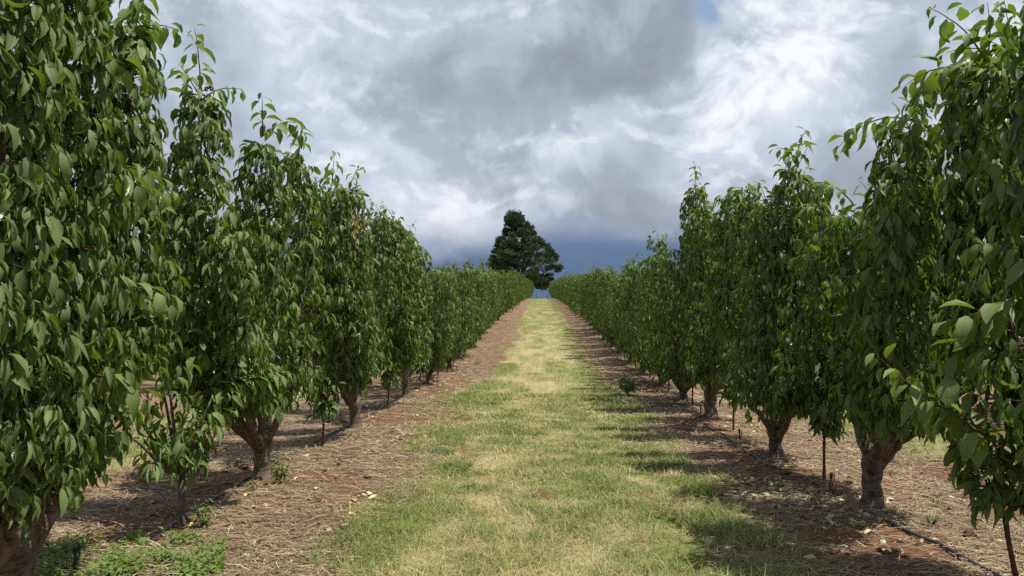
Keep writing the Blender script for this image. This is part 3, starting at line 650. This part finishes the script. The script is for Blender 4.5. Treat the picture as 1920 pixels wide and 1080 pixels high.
# long shoots seen sticking out of the near trees: (base point, direction, length, lightness, sag)
extra = {('l', 0): [((1, .05), (0.15, 0.25, 1), 0.34, 0.5, 0.5), ((1, .1), (0.3, -0.35, 1), 0.30, 0.5, 1.0), ((1, .1), (0.4, 0.5, 0.5), 0.35, 0.6, 1.0), ((0.25, 0.30, 1.5), (0.8, 0.3, 0.35), 0.35, 0.5, 1.6), ((0.22, 0.15, 1.1), (0.9, 0.25, 0.1), 0.35, 0.4, 1.6), ((0.22, 0.4, 2.1), (0.9, 0, 0.3), 0.35, 0.3, 1.8), ((0, 1.2), (0.8, .5, .3), .4, .5, 1.6), ((0, .7), (0.8, .2, .3), .35, .5, 1.6), ((4, .3), (0.8, .2, .6), .35, .5, 1.6)],
         ('l', 1): [((0, .05), (-0.05, -0.35, 1), 0.42, 0.5, 0.3), ((0, .1), (0.0, -0.7, 0.6), 0.34, 0.5, 0.5), ((0, .1), (0.3, 0.3, 0.6), 0.30, 0.4, 1.5), ((1, .02), (0.1, -0.3, 1), 0.32, 0.6, 0.9), ((1, .02), (0.2, 0.6, 0.7), 0.50, 0.6, 1.2), ((4, .1), (0.2, -0.4, 0.7), 0.42, 0.6, 1.5)],
         ('l', 2): [((1, .02), (0.2, 0.4, 0.9), 0.3, 0.6, 1.2), ((0, .02), (0.2, -0.4, 0.9), 0.35, 0.6, 1.4)],
         ('r', 0): [((-0.25, 0.72, 0.72), (-0.52, 0.36, 0.52), 0.72, 1.0, 0.30, 1.35), ((-0.30, 0.80, 0.80), (-0.3, 0.5, 0.5), 0.40, 0.8, 1.0, 1.2), ((-0.05, 0.85, 1.36), (-0.75, 0.0, 0.35), 0.42, 0.7, 1.2, 1.4), ((-0.1, 0.8, 1.2), (-0.6, 0.5, 0.3), 0.40, 0.3, 1.2, 1.4),
                    ((0, .02), (-0.3, 0.1, 1), 0.42, 0.3, 1.0, 1.2), ((0, .02), (0.25, 0.2, 1), 0.42, 0.4, 0.7, 1.2), ((0, .1), (-0.2, 0.9, 0.8), 0.60, 0.35, 1.4, 1.2), ((0, .3), (-0.1, 0.9, 0.5), 0.5, 0.35, 1.5, 1.2), ((0, .1), (-0.5, 0.4, 0.8), 0.45, 0.5, 2.0, 1.2), ((1, .05), (-.1, 0.3, 1.0), 0.4, 0.5, 1.0, 1.2), ((1, .05), (-.3, 0.7, 0.6), 0.5, 0.5, 1.2, 1.2)],
         ('r', 1): [((0, .03), (-0.35, 0.45, 0.35), 0.55, 0.4, 1.6), ((0, .02), (0.1, -0.5, 0.8), 0.40, 0.4, 1.6), ((0, .2), (-0.1, -0.5, 0.7), 0.45, 0.5, 1.2), ((1, .02), (0.1, 0.2, 1), 0.35, 0.5, 1.2), ((3, .02), (-0.4, 0.3, 0.8), 0.4, 0.6, 1.4), ((-0.2, 0.2, 1.75), (-0.7, 0.2, 0.5), 0.3, 0.7, 1.5)],
         ('r', 2): [((0, .02), (-0.1, 0.5, 0.9), 0.36, 0.4, 1.5), ((0, .02), (0.05, -0.5, 1), 0.36, 0.4, 1.2), ((2, .02), (-0.2, 0.5, 1), 0.3, 0.5, 1.2)],
         ('r', 3): [((1, .02), (0, 0.1, 1), 0.30, 0.3, 1.2)]}
nl = 0
for (kw, specs), side, ys_, rx in ([(a, 'l', yl, ROWL) for a in near_left]+[(a, 'r', yr, ROWR) for a in near_right]):
    idx = nl if side == 'l' else nl-len(near_left); nl += 1
    y0 = ys_[idx]; ms = build_tree(100+nl, LD(rx, y0, specs), extra=extra.get((side, idx), ()), **kw)
    word = 'left' if side == 'l' else 'right'
    put_tree(ms, rx, y0, LBL.get((side, idx), 'leafy cherry tree, %s full-grown one from the camera in the %s row' % (ORD[idx], word)), GL if side == 'l' else GR)
# ---- middle and far variants shared along the rows
mid = [build_tree(300+k, rand_leaders(rg, 8, 1.3, 2.60, 0.55), 1, colr=0.20, trunk_r=0.068, skirt=0.34, fork=0.25) for k in range(5)]
far = [build_tree(400+k, rand_leaders(rg, 6, 1.3, 2.5, 0.85), 2, colr=0.36, trunk_r=0.075, skirt=0.32, fork=0.24) for k in range(5)]
for side, ys_, rx in (('l', yl, ROWL), ('r', yr, ROWR)):
    word = 'left' if side == 'l' else 'right'
    for k, y in enumerate(ys_):
        if k < 4: continue
        ms = mid[(k*2+(side == 'r')) % 5] if y < 34 else far[(k*3+(side == 'r')*2) % 5]
        lab = ('leafy cherry tree, %s full-grown one from the camera in the %s row' % (ORD[k], word)) if k < 12 else \
              ('cherry tree merging into a hedge where the %s row climbs towards the pine' % word)
        s_ = 1.0+rg.uniform(-0.08, 0.07); hs = (0.93 if side == 'r' else 1.0)*(1.0)
        put_tree(ms, rx+rg.normal(0, 0.04), y, lab, GL if side == 'l' else GR, math.pi*(k % 2), (s_, s_*(0.9 if side == 'r' else 1.05), s_*hs))
# ---- rows behind, seen through the gaps
for sgn, word in ((-1, 'left'), (1, 'right')):
    y = 5.5
    k = 0
    while y < 66:
        put_tree(mid[(k*2+1) % 5] if y < 22 else far[k % 5], sgn*7.05, y, 'cherry tree of the next row, half hidden behind the %s row' % word,
                 'cherry trees of the next row on the %s' % word, math.pi*(k % 2), 0.97+0.06*rg.random())
        y += 2.9; k += 1

# ------------------------------------------------------------------ small young trees between the big ones
def build_young(seed, h_stem, h_top, spread, n_br, lod=0, lean=(0, 0), size=0.12, young=0.15, r=0.022):
    rng = np.random.default_rng(seed); lv = Leaves(); wood = Tubes(); tw = Tubes()
    f = np.array([lean[0], lean[1], h_stem])
    wood.add([[0, 0, -0.05], [0, 0, 0.0], f*[.4, .3, .35], f*[.8, 1.1, .75], f], np.array([1.5, 1.3, 1.0, .95, 1.1])*r, 8, 0.12, rng)
    for k in range(n_br):
        a = k*2.4+rng.random(); e = f+np.array([math.cos(a)*spread*rng.uniform(.4, 1), math.sin(a)*spread*rng.uniform(.5, 1.1), (h_top-h_stem)*rng.uniform(0.55, 1.0)])
        p = np.array([f, f*.7+e*.3+[0, 0, -.01], f*.3+e*.7+[0, 0, .03], e]); wood.add(p, [r*.6, r*.42, r*.28, r*.15], 5, 0.1, rng)
        t = np.linspace(0.2, 1, int(14 if lod == 0 else 9)); C0 = np.stack([np.interp(t, [0, .3, .7, 1], p[:, c]) for c in range(3)], 1)
        a = rng.random(len(t))*6.28; OUT = np.stack([np.cos(a), np.sin(a), 0*a], 1)
        spurs(rng, lv, C0, OUT, rng.uniform(0.01, 0.09, len(t)), 5, size, 1.0, young, tw=tw)
        shoot(rng, lv, tw, e, unit(e-f+[0, 0, .2]), rng.uniform(0.12, 0.28), size, 1.6, young+0.3)
    return wood.mesh('trunk', [M_TWIG]), lv.mesh('crown', lod, rng, None, tw)
GY = 'young trees planted between the big ones'
def arch_young(seed):
    # the small tree in front on the left, with one branch arching away over the soil
    rng = np.random.default_rng(seed); lv = Leaves(); wood = Tubes(); tw = Tubes()
    wood.add([[0, 0, -0.05], [0, 0, 0], [-.01, .0, .10], [0.0, .01, .22], [-.005, 0, .33]], [.034, .030, .026, .025, .028], 10, 0.12, rng)
    f = np.array([-.005, 0, .33])
    ends = [(-0.15, -0.45, 0.95), (0.05, -0.30, 1.10), (-0.2, 0.10, 1.0), (0.18, 0.05, 0.85), (0.12, 0.42, 1.0), (-0.05, -0.6, 0.75), (0.22, -0.18, 0.75), (0.1, 0.28, 0.72)]
    for e in ends:
        e = np.array(e); p = np.array([f, f*.7+e*.3+[0, 0, -.03], f*.3+e*.7, e]); wood.add(p, [.016, .012, .008, .004], 6, .1, rng)
        t = np.linspace(.25, 1, 13); C0 = np.stack([np.interp(t, [0, .3, .7, 1], p[:, c]) for c in range(3)], 1)
        a = rng.random(13)*6.28; spurs(rng, lv, C0, np.stack([np.cos(a), np.sin(a), 0*a], 1), rng.uniform(.02, .10, 13), 5, .125, 1.1, 0.05, tw=tw)
    for e, d, ln in (((0.05, 0.10, 0.84), (0.50, 0.75, 0.36), 0.72), ((0.05, 0.12, 0.80), (0.40, 0.85, 0.36), 0.66), ((0.1, 0.15, 0.86), (0.60, 0.60, 0.30), 0.55), ((0.1, 0.2, 0.80), (0.52, 0.70, 0.30), 0.5), ((0.1, 0.25, 0.84), (0.6, 0.3, 0.2), 0.5)):
        p_ = shoot(rng, lv, tw, e, unit(np.array(d)), ln, .135, 0.38, .62, step=.011, droop=1.1)  # lightened leaf colour stands in for sunlight on the arching branch
    for e, d, ln in (((0.0, -0.3, 1.1), (-.1, -.5, 1), .4), ((0.05, 0, 1.0), (0.2, .1, 1), .35)):
        shoot(rng, lv, tw, e, unit(np.array(d)), ln, .125, 0.5, .45, step=.03, droop=.8)
    return wood.mesh('trunk', [M_BARK]), lv.mesh('crown', 0, rng, None, tw)
put_tree(arch_young(8), ROWL+0.02, row_y(335, ROWL), 'small bushy tree with thin forked trunk beside light green shoots, left of the grass', GY, name='young_tree', cat='young tree')
YL = [(604, 0.30, 1.0, 'slim young tree with thin straight stem, second small one of the left row'),
      (727, 0.34, 0.9, 'slim young tree with thin straight stem, third small one of the left row'),
      (787, 0.30, 1.0, 'slim young tree with thin straight stem, fourth small one of the left row'),
      (821, 0.32, 1.0, 'slim young tree with thin straight stem, fifth small one of the left row')]
YR = [(1912, 0.36, 0.95, 'young tree with curved reddish stem at the right edge'),
      (1545, 0.38, 1.0, 'young tree with reddish stem beside a black sprinkler stake, right row'),
      (1375, 0.34, 0.95, 'slim young tree in front of the V-shaped trunk of the right row'),
      (1298, 0.34, 1.0, 'slim young tree with bare stem, fourth small one of the right row'),
      (1254, 0.30, 1.0, 'slim young tree with bare stem, fifth small one of the right row')]
for rx, lst, sd in ((ROWL, YL, 500), (ROWR, YR, 600)):
    for k, (px, hs, ht, lab) in enumerate(lst):
        right0 = rx > 0 and k == 0
        ms = build_young(sd+k, hs-(0 if right0 else 0.06), ht+0.1, 0.28 if right0 else 0.16, 7 if right0 else 6, 0, (-0.07, 0.0) if right0 else (0.01, 0.02), r=0.013)
        put_tree(ms, rx, row_y(px, rx), lab, GY, name='young_tree', cat='young tree')
ymid = build_young(700, 0.3, 1.1, 0.2, 5, 1, r=0.018)
for rx, ys_, word in ((ROWL, yl, 'left'), (ROWR, yr, 'right')):
    for k in range(5, 10):
        put_tree(ymid, rx, (ys_[k]+ys_[k+1])/2, 'thin young tree half hidden under the far stretch of the %s row' % word, 'young trees farther up the %s row' % word, k*1.3, name='young_tree', cat='young tree')
# low leafy shoot standing in the mulch at the foot of the right row
def at(px, py):
    """point on the ground under a bearing read in the photograph"""
    d = pix_dir(px, py); t = 4.0
    for _ in range(60):
        t *= 1.0+0.5*((CAMZ+d.z*t)-float(gz(d.x*t, d.y*t)))/max(0.1, -d.z*t)
    return d.x*t, d.y*t
x, y = at(1176, 742)
ms = build_young(710, 0.08, 0.30, 0.07, 3, 0, size=0.10, young=0.0, r=0.008)
put_tree(ms, x, y, 'small dark leafy seedling alone on the mulch at the edge of the grass', None, name='seedling', cat='seedling')

# ------------------------------------------------------------------ withered leaves and dried cherries (parts of their trees)
def hang_part(tree_idx_obj, name, pts_world, n, mat_, seed, size=0.09):
    rng = np.random.default_rng(seed); lv = Leaves(); base = tree_idx_obj.location
    P = np.repeat(np.array(pts_world, float)-np.array(base), n, 0); m = len(P); P = P+rng.normal(0, 1, (m, 3))*[0.03, 0.03, 0.10]
    D = rng.normal(0, 0.35, (m, 3))-ZUP*1.4
    lv.add(P, D, rng.normal(0, 1, (m, 3)), size*rng.uniform(.6, 1.1, m), size*.16*rng.uniform(.6, 1.2, m), np.abs(rng.normal(.8, .5, m)), rng.uniform(0, 0.3, m), rng.uniform(.5, 1.1, m))
    return ob(name, lv.mesh(name, 0, rng, mat_), tree_idx_obj)
trees = [o for o in C.objects if o.name.startswith('cherry_tree')]
t3 = trees[2]; yy = row_y(657, ROWL+0.45)
hp = hang_part(t3, 'withered_leaves', [(ROWL+0.50, yy, CAMZ+0.70), (ROWL+0.50, yy, CAMZ+0.52)], 14, M_DRY, 3)
hp['label'] = 'dry red-brown dead leaves'
def cherries(tree, px, dx, h, rowx, seed, n=6):
    rng = np.random.default_rng(seed); y = row_y(px, rowx+dx)
    u = np.linspace(0, np.pi, 7); vv = np.linspace(0, 2*np.pi, 9)[:-1]
    V = np.stack([np.outer(np.sin(u), np.cos(vv)), np.outer(np.sin(u), np.sin(vv)), np.outer(np.cos(u), np.ones(8))], -1).reshape(-1, 3)*.010
    Q = np.array([[a*8+b, a*8+(b+1) % 8, (a+1)*8+(b+1) % 8, (a+1)*8+b] for a in range(6) for b in range(8)])
    me = np_mesh('cherry', V, Q, None, None, True, [M_FRUIT])
    for _ in range(n):
        ob('cherry', me, tree, np.array([rowx+dx, y, CAMZ+h])-np.array(tree.location)+rng.normal(0, 0.022, 3))
cherries(trees[1], 392, 0.22, 1.28, ROWL, 1); cherries(trees[0], 243, 0.30, 0.95, ROWL, 2); cherries(trees[2], 660, 0.45, 0.95, ROWL, 4)

# ------------------------------------------------------------------ weeds and shoots at the trunk bases
def bushlet(seed, r, h, n, size, young):
    rng = np.random.default_rng(seed); lv = Leaves(); tw = Tubes()
    for k in range(n):
        a = rng.random()*6.28; d = unit(np.array([math.cos(a)*rng.uniform(.1, 1)*r/h, math.sin(a)*rng.uniform(.1, 1)*r/h, 1.0]))
        shoot(rng, lv, tw, np.array([math.cos(a), math.sin(a), 0])*.002, d, h*rng.uniform(.6, 1.1), size, .4, young, step=.018, r0=.003, droop=.25)
    return lv.mesh('foliage', 0, rng, M_WEED, tw)
def put_bush(seed, px, py, r, h, n, size, young, lab, name='basal_shoots', cat='weed', group=None):
    x, y = at(px, py); return tag(ob(name, bushlet(seed, r, h, n, size, young), None, (x, y, float(gz(x, y)))), lab, cat, group)
put_bush(31, 378, 990, 0.10, 0.17, 11, 0.042, 0.7, 'light green leafy shoots beside the thin trunk of the small left tree')
put_bush(32, 527, 908, 0.09, 0.24, 10, 0.048, 0.6, 'light green leafy shoots at the foot of the banded left trunk')
put_bush(33, 478, 920, 0.06, 0.08, 5, 0.04, 0.9, 'tiny yellow-green seedling on the straw before the banded left trunk', 'seedling')
put_bush(34, 433, 915, 0.05, 0.08, 4, 0.04, 1.2, 'tiny yellow-green seedling beside the black hose on the left', 'seedling')
put_bush(35, 1745, 985, 0.16, 0.07, 16, 0.03, 0.5, 'low light green weed patch right of the thick bare trunk', 'weed_clump')
put_bush(36, 1752, 945, 0.10, 0.06, 8, 0.03, 0.5, 'smaller green weed patch behind the larger one on the right', 'weed_clump')
put_bush(37, 735, 813, 0.14, 0.05, 10, 0.035, 0.8, 'flat light green weed on the mulch near the third left trunk', 'weed_clump')
put_bush(38, 895, 683, 0.15, 0.16, 10, 0.05, 0.6, 'green weed tuft under the far end of the left row', 'weed_clump')
# weed cover in the lower left corner: nobody could count it
rng = np.random.default_rng(41); lv = Leaves(); n = 2600
pp = []
while len(pp) < n:
    px = rng.uniform(55, 420); py = rng.uniform(1000, 1095); 
    if rng.random() < (0.9 if fbm(px/60, py/25, 1.0, 2.0, 3) > 0.5 else 0.12): pp.append((px, py))
d_ = np.array([[(px-960)/F, 1.0, (540-py)/F] for px, py in pp]); c_, s_ = math.cos(YAW), math.sin(YAW)
dd = np.stack([d_[:, 0]*c_-d_[:, 1]*s_, d_[:, 0]*s_+d_[:, 1]*c_, d_[:, 2]], 1); t_ = 1.53/-dd[:, 2]; xx, yy_ = dd[:, 0]*t_, dd[:, 1]*t_
a = rng.random(n)*6.28; H = np.stack([np.cos(a), np.sin(a), 0*a], 1); up = rng.uniform(0.1, 1.2, n)
lv.add(np.stack([xx, yy_, gz(xx, yy_)+rng.random(n)**2*0.06], 1), unit(H+ZUP*up[:, None]), ZUP+rng.normal(0, .3, (n, 3)), rng.uniform(.02, .055, n), rng.uniform(.006, .014, n), np.abs(rng.normal(.8, .4, n)), rng.uniform(.3, 1.9, n), rng.uniform(.1, .5, n))
tag(ob('weeds', lv.mesh('weeds', 1, rng, M_WEED)), 'low green weeds growing around the trunk in the lower left corner', kind='stuff')
# dark green coarse tufts in the alley grass + fallen leaves
rng = np.random.default_rng(43); parts = []
for px, py, r, n, hh, g0 in ((855, 880, .16, 420, .10, 0.0), (830, 850, .14, 300, .09, 0.0), (880, 915, .06, 120, .08, 0.0), (770, 935, .25, 300, .09, 0.1), (1310, 930, .14, 260, .15, .15), (1330, 985, .2, 380, .15, .2),
                      (1400, 1010, .2, 350, .12, .2), (1270, 870, .16, 260, .12, .2), (1200, 790, .3, 420, .10, .05), (1185, 905, .06, 90, .08, .9), (1260, 895, .06, 120, .09, .95), (760, 745, .25, 300, .1, .1), (1005, 1010, .12, 120, .08, .1), (905, 1045, .1, 120, .08, .05),
                      (640, 1040, .22, 400, .09, .1), (700, 990, .2, 300, .08, .1)):
    x0, y0 = at(px, py); a = rng.random(n)*6.28; rr = r*np.sqrt(rng.random(n)); x = x0+rr*np.cos(a); y = y0+rr*np.sin(a)*1.3
    a = rng.random(n)*6.28; H = np.stack([np.cos(a), np.sin(a), 0*a], 1)
    parts.append(ribbons(np.stack([x, y, gz(x, y)-.004], 1), unit(H*rng.uniform(.1, .9, n)[:, None]+ZUP), unit(H-ZUP*.5), hh*rng.uniform(.5, 1.1, n), rng.uniform(.0018, .0035, n), rng.uniform(.2, .7, n), np.clip(g0+rng.uniform(0, .25, n), 0, 1), 3))
V, Q, A = join(parts)
tag(ob('grass_tufts', np_mesh('grass_tufts', V, Q, None, {'luv': A}, False, [M_GRASS])), 'coarser green tufts standing out of the mown strip', kind='stuff')
lv = Leaves(); n = 900; x, y = frustum_pts(rng, n, 3.2, 26, 1.3, 3.6, 1.0); x = x*np.where(rng.random(n) < .5, -1, 1)
P = np.stack([x, y, gz(x, y)+.012], 1); a = rng.random(n)*6.28
cl = [(1500, 925), (1450, 905), (1570, 985), (1610, 965), (1440, 935), (1600, 930)]
for px, py in cl:
    x0, y0 = at(px, py); k = 16; q = rng.normal(0, .12, (k, 2)); P = np.concatenate([P, np.stack([x0+q[:, 0], y0+q[:, 1], gz(x0+q[:, 0], y0+q[:, 1])+.02], 1)]); a = np.concatenate([a, rng.random(k)*6.28])
n = len(P); lv.add(P, np.stack([np.cos(a), np.sin(a), rng.uniform(-.1, .15, n)], 1), ZUP+rng.normal(0, .25, (n, 3)), rng.uniform(.04, .11, n), rng.uniform(.012, .026, n), np.abs(rng.normal(.5, .3, n)), rng.beta(1.3, 1.3, n), rng.uniform(.1, .6, n))
tag(ob('fallen_leaves', lv.mesh('fallen_leaves', 0, rng, M_DRY)), 'fallen yellowing and grey-green leaves scattered on the mulch', kind='stuff')

rng = np.random.default_rng(51); tb = Tubes(); n = 150
x, y = frustum_pts(rng, n, 3.3, 16, 1.35, 4.3, 1.0); x = x*np.where(rng.random(n) < .5, -1, 1)
for k in range(n):
    a = rng.random()*6.28; L = rng.uniform(.06, .32); d = np.array([math.cos(a), math.sin(a), 0])*L; q = np.array([0, .35, .7, 1.0])
    p = np.stack([x[k]+d[0]*q+rng.normal(0, .012, 4), y[k]+d[1]*q+rng.normal(0, .012, 4)], 1); z = gz(p[:, 0], p[:, 1])+.008+rng.uniform(0, .02)*q
    tb.add(np.column_stack([p, z]), np.array([1, .9, .7, .4])*rng.uniform(.0025, .006), 5)
tag(ob('fallen_twigs', tb.mesh('fallen_twigs', [M_TWIG])), 'broken twigs and prunings lying on the mulch', kind='stuff')
n = 1500; x, y = frustum_pts(rng, n, 3.2, 20, 1.2, 4.4, 1.0); x = x*np.where(rng.random(n) < .5, -1, 1); cv = cover(x, y); kp = (cv[0] < .5) & (rng.random(n) < .25+.75*cv[2]); x, y = x[kp], y[kp]; n = len(x)
ico = np.array([[0, 0, 1], [1, 0, .1], [.3, .95, -.1], [-.8, .6, .1], [-.8, -.6, -.1], [.3, -.95, .1], [0, 0, -.8]]); tri = np.array([[0, a, a % 5+1] for a in range(1, 6)]+[[6, a % 5+1, a] for a in range(1, 6)])
rs = rng.gamma(2.0, .0055, n)+.004; V = ico[None]*(1+rng.normal(0, .22, (n, 7, 3)))*rs[:, None, None]*[1.2, 1.2, .8]+np.stack([x, y, gz(x, y)+rs*.3], 1)[:, None]
tag(ob('soil_clods', np_mesh('soil_clods', V.reshape(-1, 3), None, (tri[None]+np.arange(n)[:, None, None]*7).reshape(-1, 3), {'cover': np.tile([0, 0, 1.0], (n*7, 1))}, False, [M_GROUND])), 'crumbled clods of red soil on the bare patches', kind='stuff')

# ------------------------------------------------------------------ irrigation hoses and sprinkler stakes
def hose(pts, lab):
    pts = np.array(pts); y = np.concatenate([np.arange(1.5, 16, .12), np.arange(16, 60, .6)]); x = np.interp(y, pts[:, 1], pts[:, 0])
    x = x+(fbm(y, y*0, 1.1, 4.0, 3)-.5)*.10
    z = gz(x, y)+.008+np.abs(fbm(y, y*0+3, .9, 9.0, 2)-.5)*.03
    tb = Tubes(); tb.add(np.stack([x, y, z], 1), .0105, 8); o = ob('irrigation_hose', tb.mesh('irrigation_hose', [M_HOSE])); tag(o, lab, 'hose', 'irrigation hoses along the rows'); return o
hose([(2.43, 1.5), (2.41, 4.0), (2.30, 4.6), (2.24, 5.4), (2.22, 6.5), (2.12, 7.9), (2.15, 9), (2.2, 12), (2.25, 60)], 'black irrigation hose lying along the foot of the right row')
hose([(-2.2, 1.5), (-2.22, 3.6), (-2.42, 4.7), (-2.46, 6.0), (-2.5, 8), (-2.45, 12), (-2.4, 60)], 'black irrigation hose lying along the foot of the left row')
def stake(px, py, h, lab, lean=0.0, big=1.0):
    x, y = at(px, py); t = thing('sprinkler_stake', lab, 'sprinkler', (x, y, float(gz(x, y))), 0, 'sprinkler stakes along the hoses'); t.rotation_euler = (0.05, lean, 0)
    a = Tubes(); a.add([(0, 0, -.05), (0, 0, h*.5), (0, 0, h)], .0055*big, 8); ob('stake', a.mesh('stake', [M_BLACK]), t)
    b = Tubes(); b.add([(0, 0, h-.035), (0, 0, h-.033), (0, 0, h+.008), (0, 0, h+.010)], [.004, .011*big, .011*big, .006], 10, 0); b.add([(.012, 0, h-.09), (.022, 0, h-.05), (.022, 0, h-.0)], .004, 6)
    ob('sprinkler_head', b.mesh('sprinkler_head', [M_BLACK]), t)
stake(1556, 925, .15, 'black sprinkler stake next to the young tree before the thick right trunk', .06)
stake(1388, 835, .17, 'black sprinkler stake in front of the V-shaped right trunk', -.08)
stake(1313, 785, .16, 'black sprinkler stake left of the fourth right trunk', .03)
stake(140, 1072, .15, 'black sprinkler stake in the weeds beside the big left trunk', .08, 1.5)

# ------------------------------------------------------------------ pine on the crest, gum tree far right, end posts
PD = 165.0
def pine():
    rng = np.random.default_rng(9)
    base_px, gy0 = 975.0, PD
    cx = math.tan(math.atan((base_px-960)/F)-YAW)*PD
    z0 = float(gz(cx, PD))
    k = PD/F/math.cos(YAW)
    def lw(px, py): return (px-base_px)*k, (540-py)*k+CAMZ-z0
    prof = [(399, 953, 972), (408, 947, 982), (418, 949, 986), (424, 948, 999), (436, 943, 1003), (446, 933, 1015), (458, 927, 1027), (469, 925, 1036), (480, 918, 1045), (491, 913, 1050), (500, 913, 1055), (509, 922, 1053), (518, 934, 1042), (523, 945, 1038), (529, 985, 1035), (534, 1002, 1032), (538, 1008, 1024)]
    py_, pl, pr = map(np.array, zip(*prof))
    wood = Tubes()
    tb = np.array([0, 0, 0.0]); sx, sz = lw(975, 527)
    wood.add([(0, 0, -.5), (0, 0, 1), (0.1, 0, sz*.6), (sx, 0, sz)], [.8, .65, .6, .55], 10, .15, rng)
    stems = [((975, 527), (968, 470), (963, 408)), ((975, 524), (988, 470), (985, 430)), ((974, 530), (948, 505), (930, 490)), ((978, 528), (1000, 500), (1010, 455)), ((980, 530), (1015, 515), (1042, 497)), ((976, 525), (955, 480), (945, 455)), ((978, 530), (1005, 530), (1018, 535)), ((975, 520), (998, 480), (1003, 445))]
    for s in stems:
        q = np.array([lw(*p) for p in s]); dy = rng.uniform(-2.5, 2.5)
        pts = np.array([[q[0][0], 0, q[0][1]], [q[1][0], dy*.6, q[1][1]], [q[2][0], dy, q[2][1]]]); tt = np.linspace(0, 2, 9)
        wood.add(np.stack([np.interp(tt, [0, 1, 2], pts[:, c]) for c in range(3)], 1), np.linspace(.34, .06, 9), 6, .15, rng)
    cl = []
    tries = 0
    while len(cl) < 330 and tries < 20000:
        tries += 1
        py = 399+140*rng.random()**0.85; l, r = np.interp(py, py_, pl), np.interp(py, py_, pr); hw = (r-l)/2; mx = (l+r)/2
        u = rng.uniform(-1, 1); px = mx+u*(hw-3.5)
        dep = math.sqrt(max(0, 1-u*u))*hw*k*rng.uniform(-1, 1)*.85
        # gaps between the boughs
        if fbm(px/6.0, py/3.3+dep*.2, 1.0, 16.0, 2) < (0.47 if abs(u) < .85 else .40): continue
        x, z = lw(px, py+2); cl.append((x, dep, z, rng.uniform(.7, 1.25)*(1-.4*abs(u)**3), u))
    V = []; A = []
    for (x, yv, z, s, u) in cl:
        m = 150; th = rng.random(m)*6.28; rr = np.sqrt(rng.random(m))
        e = np.stack([np.cos(th)*rr*s*1.15, np.sin(th)*rr*s*1.15, rng.normal(0, .26, m)*s+0.25*(1-rr**2)*s], 1)
        c = np.array([x, yv, z])+e+[0, 0, .0]
        c[:, 2] += e[:, 0]*np.sign(u+1e-6)*0.22
        d = unit(e*[1, 1, .6]+rng.normal(0, .35, (m, 3))+[0, 0, .55]); sd = unit(np.cross(d, rng.normal(0, 1, (m, 3))))
        L = rng.uniform(.28, .62, m)[:, None]; W = rng.uniform(.05, .11, m)[:, None]
        tri = np.stack([c-sd*W, c+sd*W, c+d*L+sd*W*.5, c+d*L-sd*W*.5], 1); V.append(tri.reshape(-1, 3))
        rv = np.repeat(rng.random(m)*.7+.3*rng.random(), 4); A.append(np.stack([rv*0, rv*0, rv], 1))
    V = np.concatenate(V); A = np.concatenate(A); q = np.arange(len(V)).reshape(-1, 4)
    t = thing('pine_tree', 'big dark pine standing alone behind the crest where the two rows meet', 'pine tree', (cx, PD, z0))
    ob('trunk', wood.mesh('trunk', [M_PBARK]), t); ob('crown', np_mesh('crown', V, q, None, {'luv': A}, False, [M_NEEDLE]), t)
    return t
pine()
def far_tree(px, top_py, w_px, D, seed, mat, name, lab, cat):
    rng = np.random.default_rng(seed); cx = math.tan(math.atan((px-960)/F)-YAW)*D; z0 = float(gz(cx, D)); k = D/F
    top = CAMZ-z0+(540-top_py)*k; W = w_px*k/2
    wood = Tubes(); wood.add([(0, 0, -.5), (0, .1, top*.3), (.3, 0, top*.55)], [.5, .4, .3], 8, .15, rng); V = []; A = []
    for j in range(46):
        a = rng.random()*6.28; r = W*math.sqrt(rng.random())*.8; z = top*(.45+.5*rng.random()*(1-.3*(r/W)**2)); p = np.array([math.cos(a)*r, math.sin(a)*r, z])
        if j % 4 == 0: wood.add([(0.2, 0, top*.5), p*[.5, .5, 1]*[1, 1, .9], p], [.16, .1, .05], 5)
        m = 110; c = p+rng.normal(0, 1, (m, 3))*[W*.14, W*.14, W*.09]; d = unit(rng.normal(0, 1, (m, 3))-[0, 0, .5]); sd = unit(np.cross(d, rng.normal(0, 1, (m, 3))))
        L = rng.uniform(.25, .5, m)[:, None]; q = np.stack([c, c+sd*L*.25+d*L*.5, c+d*L, c-sd*L*.25+d*L*.5], 1); V.append(q.reshape(-1, 3)); rv = np.repeat(rng.random(m), 4); A.append(np.stack([rv*0, rv*0, rv], 1))
    V = np.concatenate(V); A = np.concatenate(A)
    t = thing(name, lab, cat, (cx, D, z0)); ob('trunk', wood.mesh('trunk', [M_PBARK]), t); ob('crown', np_mesh('crown', V, np.arange(len(V)).reshape(-1, 4), None, {'luv': A}, False, [mat]), t)
far_tree(1447, 358, 110, 75.0, 3, M_GUM, 'gum_tree', 'brownish gum tree crown showing behind the top of the right row', 'tree')
far_tree(1049, 528, 14, 150.0, 4, M_NEEDLE, 'shrub', 'small dark shrub just right of the pine behind the right row', 'shrub')
for px, lab in ((1006, 'thin fence post on the crest at the end of the left row'), (1026.5, 'thin fence post on the crest at the end of the right row')):
    y = 121.0; x = math.tan(math.atan((px-960)/F)-YAW)*y; t = Tubes(); t.add([(0, 0, -.2), (0, 0, .6), (0, 0, 1.15)], .045, 8)
    tag(ob('fence_post', t.mesh('fence_post', [M_POST]), None, (x, y, float(gz(x, y)))), lab, 'post', 'fence posts on the crest')
